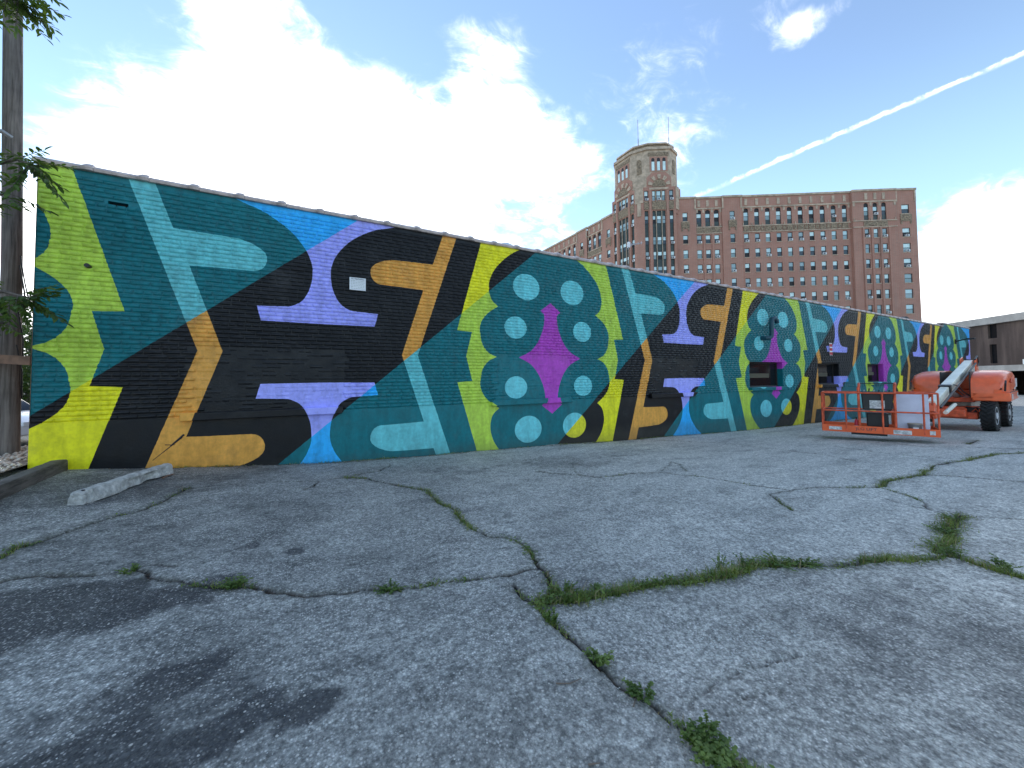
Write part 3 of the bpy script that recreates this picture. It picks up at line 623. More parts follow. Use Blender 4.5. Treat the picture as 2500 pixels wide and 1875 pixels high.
def arch_fill(mb, fr, a, b, hi, y, rise=.45, th=.12):
    """fills the corners of an opening so that its head is arched"""
    n = 8; c = (a+b)/2; r = (b-a)/2
    for sgn in (-1, 1):
        arc = [(c+sgn*r*math.cos(k/n*math.pi/2), hi-rise+rise*math.sin(k/n*math.pi/2)) for k in range(n+1)]
        poly = arc+[(c+sgn*r, hi+.002)]
        mb.loft([[fr.p(x, yy, z) for x, z in poly] for yy in (y+.002, y+th)])
ROWS = [31.25-3.28*k for k in range(8)]       # window heads of the ordinary floors
WH = 1.92
def recess(fr, x0, x1, z0, z1, y, nm='window_back', mt=None):
    mb = MB(); fbox(mb, fr, x0, x1, y, y+.05, z0, z1); mb.build(nm, mt or M['lead'], apt)
def section(fr, x0, x1, y, kind, cols, w, rows=8, arch=True):
    """kind 'block': projecting bay with one window a floor, 'bay': recessed run of windows under arches"""
    holes = []; top = 39.5
    for r_ in ROWS[:rows]: holes += [(c, c+w, r_-WH, r_) for c in cols]
    if kind == 'block': holes += [(c, c+w, 34.35, 36.3) for c in cols]
    else: holes += [(c, c+w, 33.15, 36.85) for c in cols]
    mb = MB(); holed(mb, fr, x0, x1, BASE-ZB, top, holes, y, .3)
    if kind != 'block':
        for c in cols: arch_fill(mb, fr, c, c+w, 36.85, y)
    mb.build('wall', M['redbrick'], apt)
    for r_ in ROWS[:rows]:
        for c in cols: put_window(fr, c, r_-WH, w, WH, y+.2)
    for c in cols:
        if kind == 'block':
            put_window(fr, c, 34.35, w, 1.95, y+.2)
            mb = MB(); fbox(mb, fr, c-.35, c+w+.35, y-.14, y-.003, 33.0, 34.2); fbox(mb, fr, c-.3, c-.02, y-.12, y-.003, 32.1, 33.0); fbox(mb, fr, c+w+.02, c+w+.3, y-.12, y-.003, 32.1, 33.0); fbox(mb, fr, c-.1, c+w+.1, y-.10, y-.003, 32.7, 33.0)
            mb.build('carved_panel', M['ornament'], apt)
        else:
            put_window(fr, c, 34.15, w, WH, y+.2, sill=False)
            mb = MB(); fbox(mb, fr, c, c+w, y+.14, y+.2, 33.15, 34.14); mb.build('spandrel', M['green'], apt)
            mb = MB(); fbox(mb, fr, c, c+w, y+.2, y+.25, 36.07, 36.85); mb.build('arch_infill', M['lead'], apt)
    mb = MB(); fbox(mb, fr, x0-.05, x1+.05, y-.22, y+.4, 39.35, 39.75)
    if kind == 'block': fbox(mb, fr, x0, x0+.32, y-.1, y-.003, 36.9, 39.35); fbox(mb, fr, x1-.32, x1, y-.1, y-.003, 36.9, 39.35)
    else: fbox(mb, fr, x0, x1, y-.16, y-.003, 36.98, 37.25)
    mb.build('parapet_coping', M['stone'], apt)
    if kind == 'bay':
        for i, c in enumerate(cols):
            mb = MB(); fbox(mb, fr, c+w/2-.28, c+w/2+.28, y-.10, y-.003, 37.55, 38.95); mb.build('parapet_tile', M['stone'], apt)
            mb = MB(); fbox(mb, fr, c-.12, c+w+.12, y-.12, y-.003, 31.75, 32.85); mb.build('carved_panel', M['ornament'], apt)
            if i: pc = cols[i-1]+w; mb = MB(); fbox(mb, fr, (pc+c)/2-.34, (pc+c)/2+.34, y-.10, y-.003, 31.85, 32.75); mb.build('carved_panel', M['ornament'], apt)
        mb = MB(); fbox(mb, fr, x0+.02, x1-.02, y-.16, y-.003, 32.86, 33.06); fbox(mb, fr, x0+.02, x1-.02, y-.15, y-.003, 31.52, 31.70)
        for i in range(len(cols)+1):
            xm = x0+.3 if i == 0 else (x1-.3 if i == len(cols) else (cols[i-1]+w+cols[i])/2); fbox(mb, fr, xm-.2, xm+.2, y-.06, y-.003, 36.2, 36.98); fbox(mb, fr, xm-.06, xm+.06, y-.13, y-.003, 33.062, 33.6)
        mb.build('band_course', M['stone'], apt)
def pil(fr, x, y, z0, z1, w=.5, d=.22): mb = MB(); fbox(mb, fr, x-w/2, x+w/2, y-d, y-.003, z0, z1); mb.build('pilaster', M['redbrick'], apt)
# right-hand facade
section(FR, -15.75, -11.3, -.25, 'block', [-14.2], 1.08)
section(FR, -11.3, -5.72, .0, 'bay', [-11.12, -9.24, -7.36], 1.06)
section(FR, -5.72, -1.5, -.25, 'block', [-4.1], 1.04)
section(FR, -1.5, 21.2, .0, 'bay', [-1.07+2.285*k for k in range(10)], 1.02)
section(FR, 21.2, 30.1, -.55, 'bay', [23.5, 25.35, 27.1], .97)
section(FR, 30.1, 34.25, -.35, 'block', [31.3], 1.58)
for x in (-9.65+.0, -7.77): pil(FR, x, 0., 4, 31.5, .34, .16)
for x in (23.2, 24.93, 26.72, 28.45): pil(FR, x, -.55, 4, 31.5, .36, .2)
for xx, ya, yb in ((-11.3, -.25, 0.), (-5.72, -.25, 0.), (-1.5, -.25, 0.), (21.2, -.55, 0.), (30.1, -.55, -.35)):
    mb = MB(); fbox(mb, FR, xx-.02, xx+.02, ya, yb+.02, BASE-ZB, 39.4); mb.build('wall_return', M['redbrick'], apt)
mb = MB(); fbox(mb, FR, 34.23, 34.28, -.35, 16, BASE-ZB, 39.5); fbox(mb, FR, -16, 34.2, .6, 16, BASE-ZB, 39.3); mb.build('wall_body', M['redbrick'], apt)
# corner tower
def lowp(a, n): return FR.p(a, -n, 0)
C1 = lowp(-22.96, .9); B1 = lowp(-15.75, .9)
ch = R(118.5); C2 = C1+Vector((math.cos(ch), math.sin(ch), 0))*1.5; C3 = C2+Vector((0, 7.2, 0))
TF = Frame((C1.x, C1.y, ZB), FA); TL = Frame((C3.x, C3.y, ZB), -math.pi/2); TC = Frame((C2.x, C2.y, ZB), ch-math.pi)
TROWS = [35.65, 30.95, 27.65, 24.35, 21.05, 17.75, 14.45]
def tower_face(fr, W):
    s = W/7.2; single = [(.38*s, 1.22*s), (5.78*s, 6.62*s)]; tri = [(2.08*s, 2.80*s), (3.02*s, 4.0*s), (4.20*s, 4.92*s)]
    holes = [(a, b, 10, 36.75) for a, b in single]+[(tri[0][0], tri[2][1], 10, 36.75)]+[(a, b, 38.95, 41.25) for a, b in single]+[(tri[0][0], tri[2][1], 38.95, 41.25)]
    mb = MB(); holed(mb, fr, 0, W, BASE-ZB, 42.0, holes, 0., .35); mb.build('tower_wall', M['redbrick'], apt)
    for a, b in single+[(tri[0][0], tri[2][1])]:
        mb = MB(); fbox(mb, fr, a, b, .28, .34, 10, 36.75); mb.build('spandrel', M['green'], apt)
        mb = MB(); fbox(mb, fr, a-.1, b+.1, -.10, -.003, 36.95, 38.8); mb.build('carved_panel', M['ornament'], apt)
    for z in TROWS:
        for a, b in single+tri: put_window(fr, a+.02, z-1.75, b-a-.04, 1.75, .22, sill=False, ac=None if (a, b) in single else False)
    for a, b in single+tri: put_window(fr, a+.02, 38.97, b-a-.04, 2.25, .22, sill=False, ac=(a, b) not in (tri[0], tri[2]))
    mb = MB()
    for a in (tri[0][1], tri[1][1]): fbox(mb, fr, a+.05, a+.17, .05, .2, 10, 36.7); fbox(mb, fr, a+.05, a+.17, .05, .2, 38.96, 41.24)
    mb.build('mullion', M['stone'], apt)
    mb = MB(); fbox(mb, fr, 1.5*s, 5.6*s, -.12, -.003, 41.4, 41.85); mb.build('band_course', M['stone'], apt)
    for xx in (1.62*s, 5.36*s): pil(fr, xx, 0., 10, 41.3, .5, .18)
TFW = 7.21
tower_face(TF, TFW); tower_face(TL, 7.2)
mb = MB(); holed(mb, TC, 0, 1.5, BASE-ZB, 42., [], 0.); mb.build('tower_wall', M['redbrick'], apt)
mb = MB(); fbox(mb, TC, -.15, 1.65, -.18, -.004, 38.5, 42.0); fbox(mb, TC, .35, 1.15, -.16, -.004, 35.6, 38.5); mb.build('tower_corner', M['stone'], apt)
ri = R(12); B2 = B1+Vector((math.cos(ri), math.sin(ri), 0))*1.5
TRr = Frame((B1.x, B1.y, ZB), ri); mb = MB(); holed(mb, TRr, 0, 2.2, 36, 42., [], 0.); mb.build('tower_wall', M['redbrick'], apt)
mb = MB(); fbox(mb, TRr, -.1, 1.2, -.16, -.004, 36.9, 42.); mb.build('tower_corner', M['stone'], apt)
# upper octagon
def octo(inset, z):
    f0 = FR.p(-21.75-inset*-.6, -.8+inset, z-0); f1 = FR.p(-16.85-inset*.6, -.8+inset, z)
    l1 = Vector((C2.x+inset, C2.y+1.05, 0)); l0 = Vector((C3.x+inset, C3.y-1.05, 0))
    r1 = FR.p(-14.5-inset*.8, 1.6, z); r2 = FR.p(-14.5-inset*.8, 7.5, z); bk = FR.p(-19, 11.5-inset, z); bl = Vector((C3.x+2.6, C3.y+1.0-inset, 0))
    return [Vector((p.x, p.y, z+ZB)) for p in (f0, f1, r1, r2, bk, bl, l0, l1)]
mb = MB(); mb.loft([octo(0, 42.0), octo(0, 50.4)]); mb.build('tower_drum', M['stone'], apt)
mb = MB(); mb.loft([octo(-.35, 50.4), octo(-.3, 51.0), octo(.5, 51.05)]); mb.build('tower_cornice', M['stone'], apt)
mb = MB(); mb.loft([octo(.9, 51.05), octo(.9, 52.1)]); mb.build('tower_attic', M['ornament'], apt)
mb = MB(); mb.loft([octo(.6, 52.1), octo(.7, 52.5), octo(2.0, 52.7)]); mb.build('tower_cap', M['stone'], apt)
o1 = octo(0, 0)
for (pa, pb) in ((o1[0], o1[1]), (o1[6], o1[7])):
    W = (pb-pa).length; ang = math.atan2(pb.y-pa.y, pb.x-pa.x); fr = Frame((pa.x, pa.y, ZB), ang); c = W/2
    mb = MB(); poly = [(-.2, 42.02), (W+.2, 42.02), (W+.2, 44.2), (W*.80, 45.35), (W*.20, 45.35), (-.2, 44.2)]; mb.loft([[fr.p(x, y, z) for x, z in poly] for y in (-.05, .05)]); mb.build('brick_panel', M['redbrick'], apt)
    mb = MB(); hs = [(c-1.55+1.2*k, c-.85+1.2*k, 45.7, 48.6) for k in range(3)]; holed(mb, fr, c-1.95, c+1.95, 45.5, 48.85, hs, -.07, .3)
    for h_ in hs: arch_fill(mb, fr, h_[0], h_[1], h_[3], -.07, .38)
    mb.build('arcade', M['redbrick'], apt)
    for h_ in hs:
        mb = MB(); fbox(mb, fr, h_[0], h_[1], -.035, -.004, 45.7, 48.6); w_ = mb.build('arched_window', M['lead'], apt)
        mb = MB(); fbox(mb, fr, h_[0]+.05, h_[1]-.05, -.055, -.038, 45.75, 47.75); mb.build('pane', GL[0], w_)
    mb = MB(); fbox(mb, fr, c-2.2, c+2.2, -.10, -.004, 49.0, 49.8); mb.build('carved_panel', M['ornament'], apt)
    mb = MB()
    for k in range(13): a0 = math.pi*k/12; 
    poly = [(c+1.5*math.cos(math.pi*k/10), 42.05+1.7*math.sin(math.pi*k/10)) for k in range(11)]; mb.loft([[fr.p(x, y, z) for x, z in poly] for y in (-.14, -.0505)]); mb.build('lunette', M['ornament'], apt)
    for k in range(5):
        a0 = R(18+36*k-9); a1 = R(18+36*k+9); q = [(1.75, a0), (2.75, a0), (2.75, a1), (1.75, a1)]
        mb = MB(); mb.loft([[fr.p(c+r*math.cos(a)*.9, y, 42.1+r*math.sin(a)) for r, a in q] for y in (-.22, -.0505)]); mb.build('voussoir', M['stone'], apt)
for (pa, pb) in ((o1[7], o1[0]), (o1[1], o1[2])):
    W = (pb-pa).length; fr = Frame((pa.x, pa.y, ZB), math.atan2(pb.y-pa.y, pb.x-pa.x)); c = W/2
    mb = MB(); poly = [(c-.5, 45.4), (c+.5, 45.4), (c+.5, 48.0)]+[(c+.5*math.cos(a), 48.0+.7*math.sin(a)) for a in np.linspace(.2, math.pi-.2, 7)]+[(c-.5, 48.0)]
    mb.loft([[fr.p(x, y, z) for x, z in poly] for y in (-.10, -.004)]); mb.build('niche', M['ornament'], apt)
for px in (1558, 1633):
    p = at(px, 345, 92); p2 = at(px, 284 if px > 1600 else 291, 92); th = thing('roof_antenna', p, 'thin rod antenna on the %s side of the tower roof' % ('right' if px > 1600 else 'left'), 'antenna', 'rod antennas on the tower')
    zb = 52.6+ZB; mb = MB(); mb.tube([(p.x, p.y, zb-.2), (p.x, p.y, (zb+p2.z)/2)], .09, 6); mb.tube([(p.x, p.y, (zb+p2.z)/2), (p.x, p.y, p2.z)], .05, 6); mb.build('rod', M['rust'], th)
    mb = MB(); mb.cbox((p.x, p.y, zb-.1), (.5, .5, .3)); mb.build('foot', M['rust'], th)
# left wing, running back from the tower
W0 = C3+Vector((.9, 0, 0)); WL = Frame((W0.x, W0.y, ZB), -math.pi/2)
section(WL, -4.4, -.0, -.25, 'block', [-2.7], 1.08)
section(WL, -10.0, -4.4, .0, 'bay', [-9.8, -7.95, -6.1], 1.06)
section(WL, -14.3, -10.0, -.25, 'block', [-12.7], 1.04)
section(WL, -37, -14.3, .0, 'bay', [-36.6+2.285*k for k in range(10)], 1.02)
mb = MB(); fbox(mb, WL, -37, 0, .6, 14, BASE-ZB, 39.3); mb.build('wall_body', M['redbrick'], apt)

# ------------------------------------------------------------------ brown office building at the right
OA = R(90-41); of = Vector((math.cos(OA), math.sin(OA), 0))           # face recedes to the left in the picture
ray0 = ray(2366, 905); ray0 = Vector((ray0.x, ray0.y, 0)); P_far = ray0*(47/ray0.dot(Vector((FW.x, FW.y, 0)).normalized()))
OF = Frame((P_far.x, P_far.y, ZC), OA+math.pi)      # local x runs toward the camera side (to the right in the picture)
office = thing('office_building', (P_far.x, P_far.y, -.9), 'low brown brick office building with white bands and a dark open garage', 'building')
M['brownbrick'] = brickmat('dark_brown_brick', (.070, .045, .038), (.055, .036, .032), (.09, .07, .06)); M['band'] = mat('cream_concrete', (.42, .40, .37), .8, var=.15, vscale=1)
def opart(nm, boxes, mt):
    mb = MB()
    for b in boxes: fbox(mb, OF, *b)
    return mb.build(nm, mt, office)
sl_ = [(-6+8.0*k, -4.9+8.0*k, 1.6, 5.6) for k in range(6)]
mb = MB(); holed(mb, OF, -9, 44, .95, 5.75, [(2.6+6.3*k, 3.4+6.3*k, 1.2, 3.4) for k in range(6)]+[(2.5+6.3*k, 3.5+6.3*k, 4.1, 5.7) for k in range(6)], 0., .3); mb.build('wall', M['brownbrick'], office)
for k in range(6):
    opart('window', [(2.6+6.3*k, 3.4+6.3*k, .22, .27, 1.2, 3.4)], M['glassdark']); opart('window', [(2.5+6.3*k, 3.5+6.3*k, .22, .27, 4.1, 5.7)], M['glassdark'])
opart('wall_body', [(-9, 44, .4, 20, .95, 5.7), (-9, 44, 6.5, 20, -3, .6)], M['brownbrick'])
opart('fascia', [(-9.2, 44, -.35, 20.2, 5.752, 6.55)], M['band']); opart('deck_band', [(-9.1, 44, -.12, 20, .30, .948)], M['band'])
opart('garage_wall', [(-9, 2.2, .15, 1, -3, .299)], M['brownbrick'])
for k in range(6): opart('pier', [(2.2+7*k, 2.75+7*k, .25, .9, -3, .299)], M['band'])
opart('garage_floor', [(-8, 44, .2, 18, -2.5, -2.35)], M['dark']); opart('roof_box', [(7.0, 7.8, -.9, -.15, .96, 1.5)], M['white'])
q = OF.p(10.2, 2.5, -2.34); 
# ------------------------------------------------------------------ boom lift
M['orange'] = mat('orange_lift_paint', (.88, .135, .035), .32, var=.10, vscale=4, coat=.2); M['orangedull'] = mat('dull_orange_paint', (.72, .11, .04), .5, var=.3, vscale=6, bump=.002)
M['cream'] = mat('cream_boom_paint', (.80, .80, .68), .4, var=.12, vscale=2); M['rubber'] = mat('tyre_rubber', (.020, .020, .021), .85, var=.3, vscale=12, bump=.004); M['rim'] = mat('pale_rim', (.55, .56, .57), .5, var=.2)
M['blk'] = mat('black_plastic', (.018, .018, .02), .45, var=.2); M['label'] = mat('worn_label', (.62, .62, .60), .6, var=.35, vscale=14); M['steel'] = mat('bare_steel', (.35, .34, .33), .45, .7)
LX, LY = 20.3, 4.12; LG = gz(19.3, 3.3)
lift = thing('boom_lift', (LX, LY, LG), 'orange telescopic boom lift with cream boom and work basket parked on the lot', 'boom lift')
CHM = Matrix.Translation((LX, LY, LG)) @ Matrix.Rotation(math.pi+R(1.5), 4, 'Z')     # x forward (toward the basket), +y toward the camera
UPM = Matrix.Translation((LX, LY-.17, LG)) @ Matrix.Rotation(math.pi+R(5.), 4, 'Z')
def lmesh(fn, name, mt, Mx, parent=lift, smooth=False, bevel=0, seg=2):
    mb = MB(); fn(mb); mb.v = [tuple(Mx @ Vector(p)) for p in mb.v]; return mb.build(name, mt, parent, smooth, bevel, seg)
def wheel(x, y, side):
    Rr, Wd = .47, .36
    C = Matrix.Translation((x, y, Rr*1.05)) @ Matrix.Diagonal((1.05, .86, 1.05, 1))
    def tyre(mb):
        mb.lathe([(.27, -Wd/2+.03), (.36, -Wd/2), (.42, -Wd/2+.01), (.445, -Wd/2+.04), (.445, Wd/2-.04), (.42, Wd/2-.01), (.36, Wd/2), (.27, Wd/2-.03)], 40, C)
        for k in range(22):
            for s in (-1, 1):
                a = 2*math.pi*(k+(.5 if s > 0 else 0))/22
                Mx = C @ Matrix.Rotation(a, 4, 'Y') @ Matrix.Translation((0, s*.088, .452)) @ Matrix.Rotation(s*R(32), 4, 'Z')
                mb.cbox((0, 0, 0), (.045, .20, .036), Mx)
    t = lmesh(tyre, 'wheel', M['rubber'], CHM)
    def rim(mb):
        o = side*Wd/2
        mb.lathe([(.275, o-side*.06), (.27, o-side*.02), (.25, o-side*.015), (.235, o-side*.09), (.11, o-side*.06), (.10, o-side*.01), (.02, o-side*.01)], 28, C)
        for k in range(8): a = 2*math.pi*k/8; mb.lathe([(.014, o-side*.075), (.014, o-side*.045), (.001, o-side*.044)], 6, C @ Matrix.Translation((.165*math.cos(a), 0, .165*math.sin(a))))
    lmesh(rim, 'rim', M['rim'], CHM, t, True)
for x in (1.05, -1.05):
    wheel(x, .93, 1); wheel(x, -.93, -1)
lmesh(lambda mb: (mb.box(-1.25, -.42, .40, 1.3, .42, .74), mb.box(.85, -.72, .36, 1.3, .72, .58), mb.box(-1.25, -.72, .36, -.85, .72, .58)), 'chassis', M['orangedull'], CHM, bevel=.03)
lmesh(lambda mb: mb.prism([(1.301, .36), (1.55, .42), (1.55, .66), (1.301, .72)], -.5, .5), 'front_bumper', M['orangedull'], CHM, bevel=.03)
lmesh(lambda mb: mb.tube([(1.05, -.78, .47), (1.05, .78, .47)], .085, 12), 'axle', M['steel'], CHM); lmesh(lambda mb: mb.tube([(-1.05, -.78, .47), (-1.05, .78, .47)], .085, 12), 'axle', M['steel'], CHM)
lmesh(lambda mb: mb.cbox((.9, .52, .62), (.24, .3, .22)), 'steer_knuckle', M['blk'], CHM, bevel=.03)
lmesh(lambda mb: mb.tube([(0, 0, .741), (0, 0, .90)], .46, 28), 'slew_ring', M['steel'], UPM); lmesh(lambda mb: mb.box(-1.75, -.40, .90, 1.05, .40, 1.05), 'turntable_frame', M['orangedull'], UPM, bevel=.02)
def hood(sgn):
    def fn(mb):
        rings = []
        for x, zt, yo, zl in ((1.30, 1.38, .80, 1.06), (1.24, 1.58, .95, 1.04), (1.05, 1.74, 1.03, 1.02), (.6, 1.86, 1.08, 1.02), (-.2, 1.93, 1.10, 1.02), (-1.0, 1.95, 1.10, 1.02), (-1.5, 1.90, 1.07, 1.02), (-1.75, 1.78, 1.02, 1.04)):
            yi = .34; r = .20
            pts = [(yi, zl), (yo-.03, zl), (yo, zl+.06), (yo+.012, zl+.28), (yo, zt-r), (yo-.05, zt-.07), (yo-.16, zt-.012), (yo-.30, zt), (yi, zt+.005)]
            rings.append([(x, sgn*y, z) for y, z in pts])
        mb.loft(rings)
    h = lmesh(fn, 'hood', M['orange'], UPM, smooth=True, bevel=.012)
    lmesh(lambda mb: mb.prism([(.75, 1.56), (.45, 1.66), (-.45, 1.70), (-.62, 1.66), (-.40, 1.60), (.40, 1.52)], sgn*1.10 if sgn > 0 else -1.115, sgn*1.122 if sgn > 0 else -1.10), 'louvre', M['orangedull'], UPM, h, bevel=.008)
    return h
hn = hood(1); hood(-1)
lmesh(lambda mb: mb.loft([[(x, y, z) for x, y in ((-1.60, -1.13), (1.22, -1.13), (1.30, -1.0), (1.30, -.36), (-1.55, -.36), (-1.55, .36), (1.30, .36), (1.30, 1.0), (1.22, 1.13), (-1.60, 1.13), (-1.85, 1.0), (-1.98, .60), (-1.98, -.60), (-1.85, -1.0))] for z in (.96, 1.23)]), 'skirt', M['orange'], UPM, bevel=.025)
lmesh(lambda mb: mb.loft([[(-1.70+k*.0, y, z) if False else (x, y*s, z) for x, y in ((-1.60, -1.06), (-1.80, -.95), (-1.94, -.58), (-1.94, .58), (-1.80, .95), (-1.60, 1.06))] for z, s in ((1.231, 1.), (1.62, .98), (1.80, .90))]), 'counterweight', M['orange'], UPM, bevel=.05)
for y in (.45, .75): lmesh(lambda mb: mb.tube([(-1.8+.18*(y-.45), y, 1.34), (-2.0+.2*(y-.45), y+.02, 1.34)], .055, 14), 'tail_hole', M['dark'], UPM)
lmesh(lambda mb: mb.box(-1.72, .72, 1.36, -1.30, 1.112, 1.66), 'tail_sticker', M['label'], UPM, bevel=.004)
lmesh(lambda mb: mb.box(-.95, 1.113, 1.30, -.45, 1.117, 1.37), 'side_lettering', M['label'], UPM)
for sg in (1, -1):
    lmesh(lambda mb: mb.box(-1.55, sg*1.118-.006, 1.231, 1.18, sg*1.118+.006, 1.246), 'hood_seam', M['blk'], UPM)
lmesh(lambda mb: (mb.cbox((.2, 1.128, 1.30), (.10, .02, .05)), mb.cbox((-.9, 1.128, 1.30), (.10, .02, .05))), 'hood_latch', M['blk'], UPM, bevel=.006)
lmesh(lambda mb: mb.box(-1.5, .30, 1.06, 1.15, .338, 1.90), 'added_dark_gap_panel', M['blk'], UPM); lmesh(lambda mb: mb.box(-1.5, -.338, 1.06, 1.15, -.30, 1.90), 'added_dark_gap_panel', M['blk'], UPM)  # black panels put in so the gaps beside the boom read dark
lmesh(lambda mb: mb.box(.55, 1.134, 1.02, .95, 1.137, 1.19), 'warning_decal', M['label'], UPM); lmesh(lambda mb: mb.box(-1.45, 1.134, 1.04, -1.15, 1.137, 1.17), 'warning_decal', M['label'], UPM)
lmesh(lambda mb: (mb.tube([(.9, .28, 1.10), (1.6, .22, 1.25), (2.3, .2, 1.45), (2.9, .17, 1.50)], .018, 8), mb.tube([(.9, .25, 1.15), (1.7, .24, 1.15), (2.6, .2, 1.36)], .016, 8)), 'hydraulic_hose', M['blk'], UPM)
lmesh(lambda mb: mb.tube([(1.22, 1.02, 1.28), (1.30, 1.04, 1.52), (1.18, 1.04, 1.60)], .022, 8), 'mirror_stalk', M['blk'], UPM)
for x_ in (-1.2, 1.2): lmesh(lambda mb: mb.tube([(x_, .58, .60), (x_, .66, .70), (x_, .72, .60)], .018, 8), 'tie_down', M['orangedull'], CHM)
# boom: main section, fly section, hoses, lift cylinder, knuckle
BA, BB = Vector((-2.0, 0, 2.20)), Vector((5.25, 0, .98)); bd = (BB-BA).normalized(); pit = math.atan2(bd.z, bd.x)
BM = UPM @ Matrix.Translation(BA) @ Matrix.Rotation(-pit, 4, 'Y'); BL = (BB-BA).length
lmesh(lambda mb: mb.box(-.15, -.115, -.18, BL*.70, .115, .13), 'main_boom', M['cream'], BM, bevel=.02); lmesh(lambda mb: mb.box(BL*.70+.001, -.09, -.14, BL-.1, .09, .10), 'fly_boom', M['cream'], BM, bevel=.015)
lmesh(lambda mb: mb.box(BL*.68, -.13, -.195, BL*.705, .13, .145), 'boom_collar', M['blk'], BM, bevel=.01)
lmesh(lambda mb: (mb.tube([(.1, .20, .05), (BL*.4, .205, .02), (BL*.75, .19, -.02), (BL-.2, .15, -.1)], .028, 8), mb.tube([(-.1, .19, -.1), (-.35, .22, .0), (-.30, .2, .25), (.2, .19, .20)], .03, 8)), 'hose', M['blk'], BM)
lmesh(lambda mb: mb.box(-.5, -.20, -.35, .12, -.165, .22), 'pivot_plate', M['orange'], BM, bevel=.02); lmesh(lambda mb: mb.box(-.5, .165, -.35, .12, .20, .22), 'pivot_plate', M['orange'], BM, bevel=.02)
lmesh(lambda mb: (mb.tube([(.6, 0, 1.05), (2.6, 0, 1.30)], .075, 12), mb.tube([(2.6, 0, 1.30), (3.1, 0, 1.36)], .045, 10)), 'lift_cylinder', M['steel'], UPM)
lmesh(lambda mb: mb.prism([(4.6, .62), (5.3, .62), (5.5, .84), (5.32, 1.06), (4.7, .86)], -.10, .10), 'knuckle', M['orange'], UPM, bevel=.02)
lmesh(lambda mb: mb.tube([(3.2, .2, .92), (4.9, .22, .78)], .05, 10), 'levelling_cylinder', M['cream'], UPM)
# basket
bl, br = Vector((13.37, 5.30)), Vector((14.14, 3.14)); bx = (br-bl).normalized(); BW = (br-bl).length
BZ = -.07
BK = Matrix(((bx.x, -bx.y, 0, bl.x), (bx.y, bx.x, 0, bl.y), (0, 0, 1, BZ), (0, 0, 0, 1)))      # x left to right, y away from the camera
BD = .92
lmesh(lambda mb: mb.box(0, 0, 0, BW, BD, .035), 'basket_floor', M['steel'], BK)
for (x0, y0, x1, y1) in ((0, -.012, BW, .0), (0, BD, BW, BD+.012), (-.012, 0, 0, BD), (BW, 0, BW+.012, BD)): lmesh(lambda mb: mb.box(x0-.001, y0, -.02, x1+.001, y1, .17), 'toe_board', M['orange'], BK)
def rail(pts, nm='rail', r=.021, mt=None): lmesh(lambda mb: mb.tube(pts, r, 10), nm, mt or M['orangedull'], BK, smooth=True)
def ring(z): 
    c = .08; rail([(c, 0, z), (BW-c, 0, z), (BW-.02, .02, z), (BW, c, z), (BW, BD-c, z), (BW-.02, BD-.02, z), (BW-c, BD, z)]); rail([(BW-c, BD, z), (c, BD, z), (.02, BD-.02, z), (0, BD-c, z), (0, c, z), (.02, .02, z), (c, 0, z)])
ring(1.08); ring(.58)
for x, y in ((0, .05), (0, BD-.05), (BW, .05), (BW, BD-.05), (.52, 0), (1.27, 0), (2.03, 0), (.52, BD), (2.03, BD), (0, BD*.55)): rail([(x, y, .0), (x, y, 1.08)], 'post')
for x in (.80, 1.52): rail([(x, .10, .17), (x, .10, 1.20), (x+.02, .12, 1.30), (x+.02, .22, 1.34), (x+.02, .34, 1.30), (x+.02, .38, 1.08)], 'guard_hoop', .03)
rail([(.82, .22, 1.345), (1.54, .22, 1.345)], 'guard_bar', .012, M['blk'])
rail([(.05, .05, .62), (.05, .3, .62), (.05, .3, 1.02), (.05, .05, 1.02)], 'gate_loop', .016)
lmesh(lambda mb: mb.prism([(.88, .62), (1.46, .62), (1.50, 1.02), (1.52, 1.12), (.84, 1.12), (.86, 1.02)], .07, .36), 'control_console', M['blk'], BK, bevel=.02)
lmesh(lambda mb: mb.box(1.02, .064, .66, 1.32, .0695, .88), 'console_label', M['label'], BK)
for k in range(6): lmesh(lambda mb: mb.tube([(.92+.1*k, .2, 1.115), (.93+.1*k, .19, 1.115+(.09 if k % 3 == 1 else .045))], .014, 8), 'control_lever', M['blk'] if k % 2 else M['label'], BK)
lmesh(lambda mb: mb.box(.96, .30, .14, 1.40, .56, .52), 'foot_switch_box', M['blk'], BK, bevel=.02)
lmesh(lambda mb: mb.box(.62, .12, -.09, 1.35, .8, -.021), 'basket_mount', M['blk'], BK); lmesh(lambda mb: mb.box(1.5, BD+.0125, .1, 1.95, BD+.30, .55), 'rotator', M['orange'], BK, bevel=.04)
def btext(body, size, x, z, mt, sx=1.):
    p = BK @ Vector((x, -.0125, z)); return text(body, size, p, mt, lift, rz=math.atan2(bx.y, bx.x), sx=sx)
for a, b, z0, z1 in ((.14, .42, .03, .12), (1.46, 1.80, .0, .11), (2.12, 2.22, .03, .13)): lmesh(lambda mb: mb.box(a, -.0155, z0, b, -.0125, z1), 'toe_sticker', M['label'], BK)
btext('JLG LIFT', .105, .93, .085, M['ink'], 1.15)
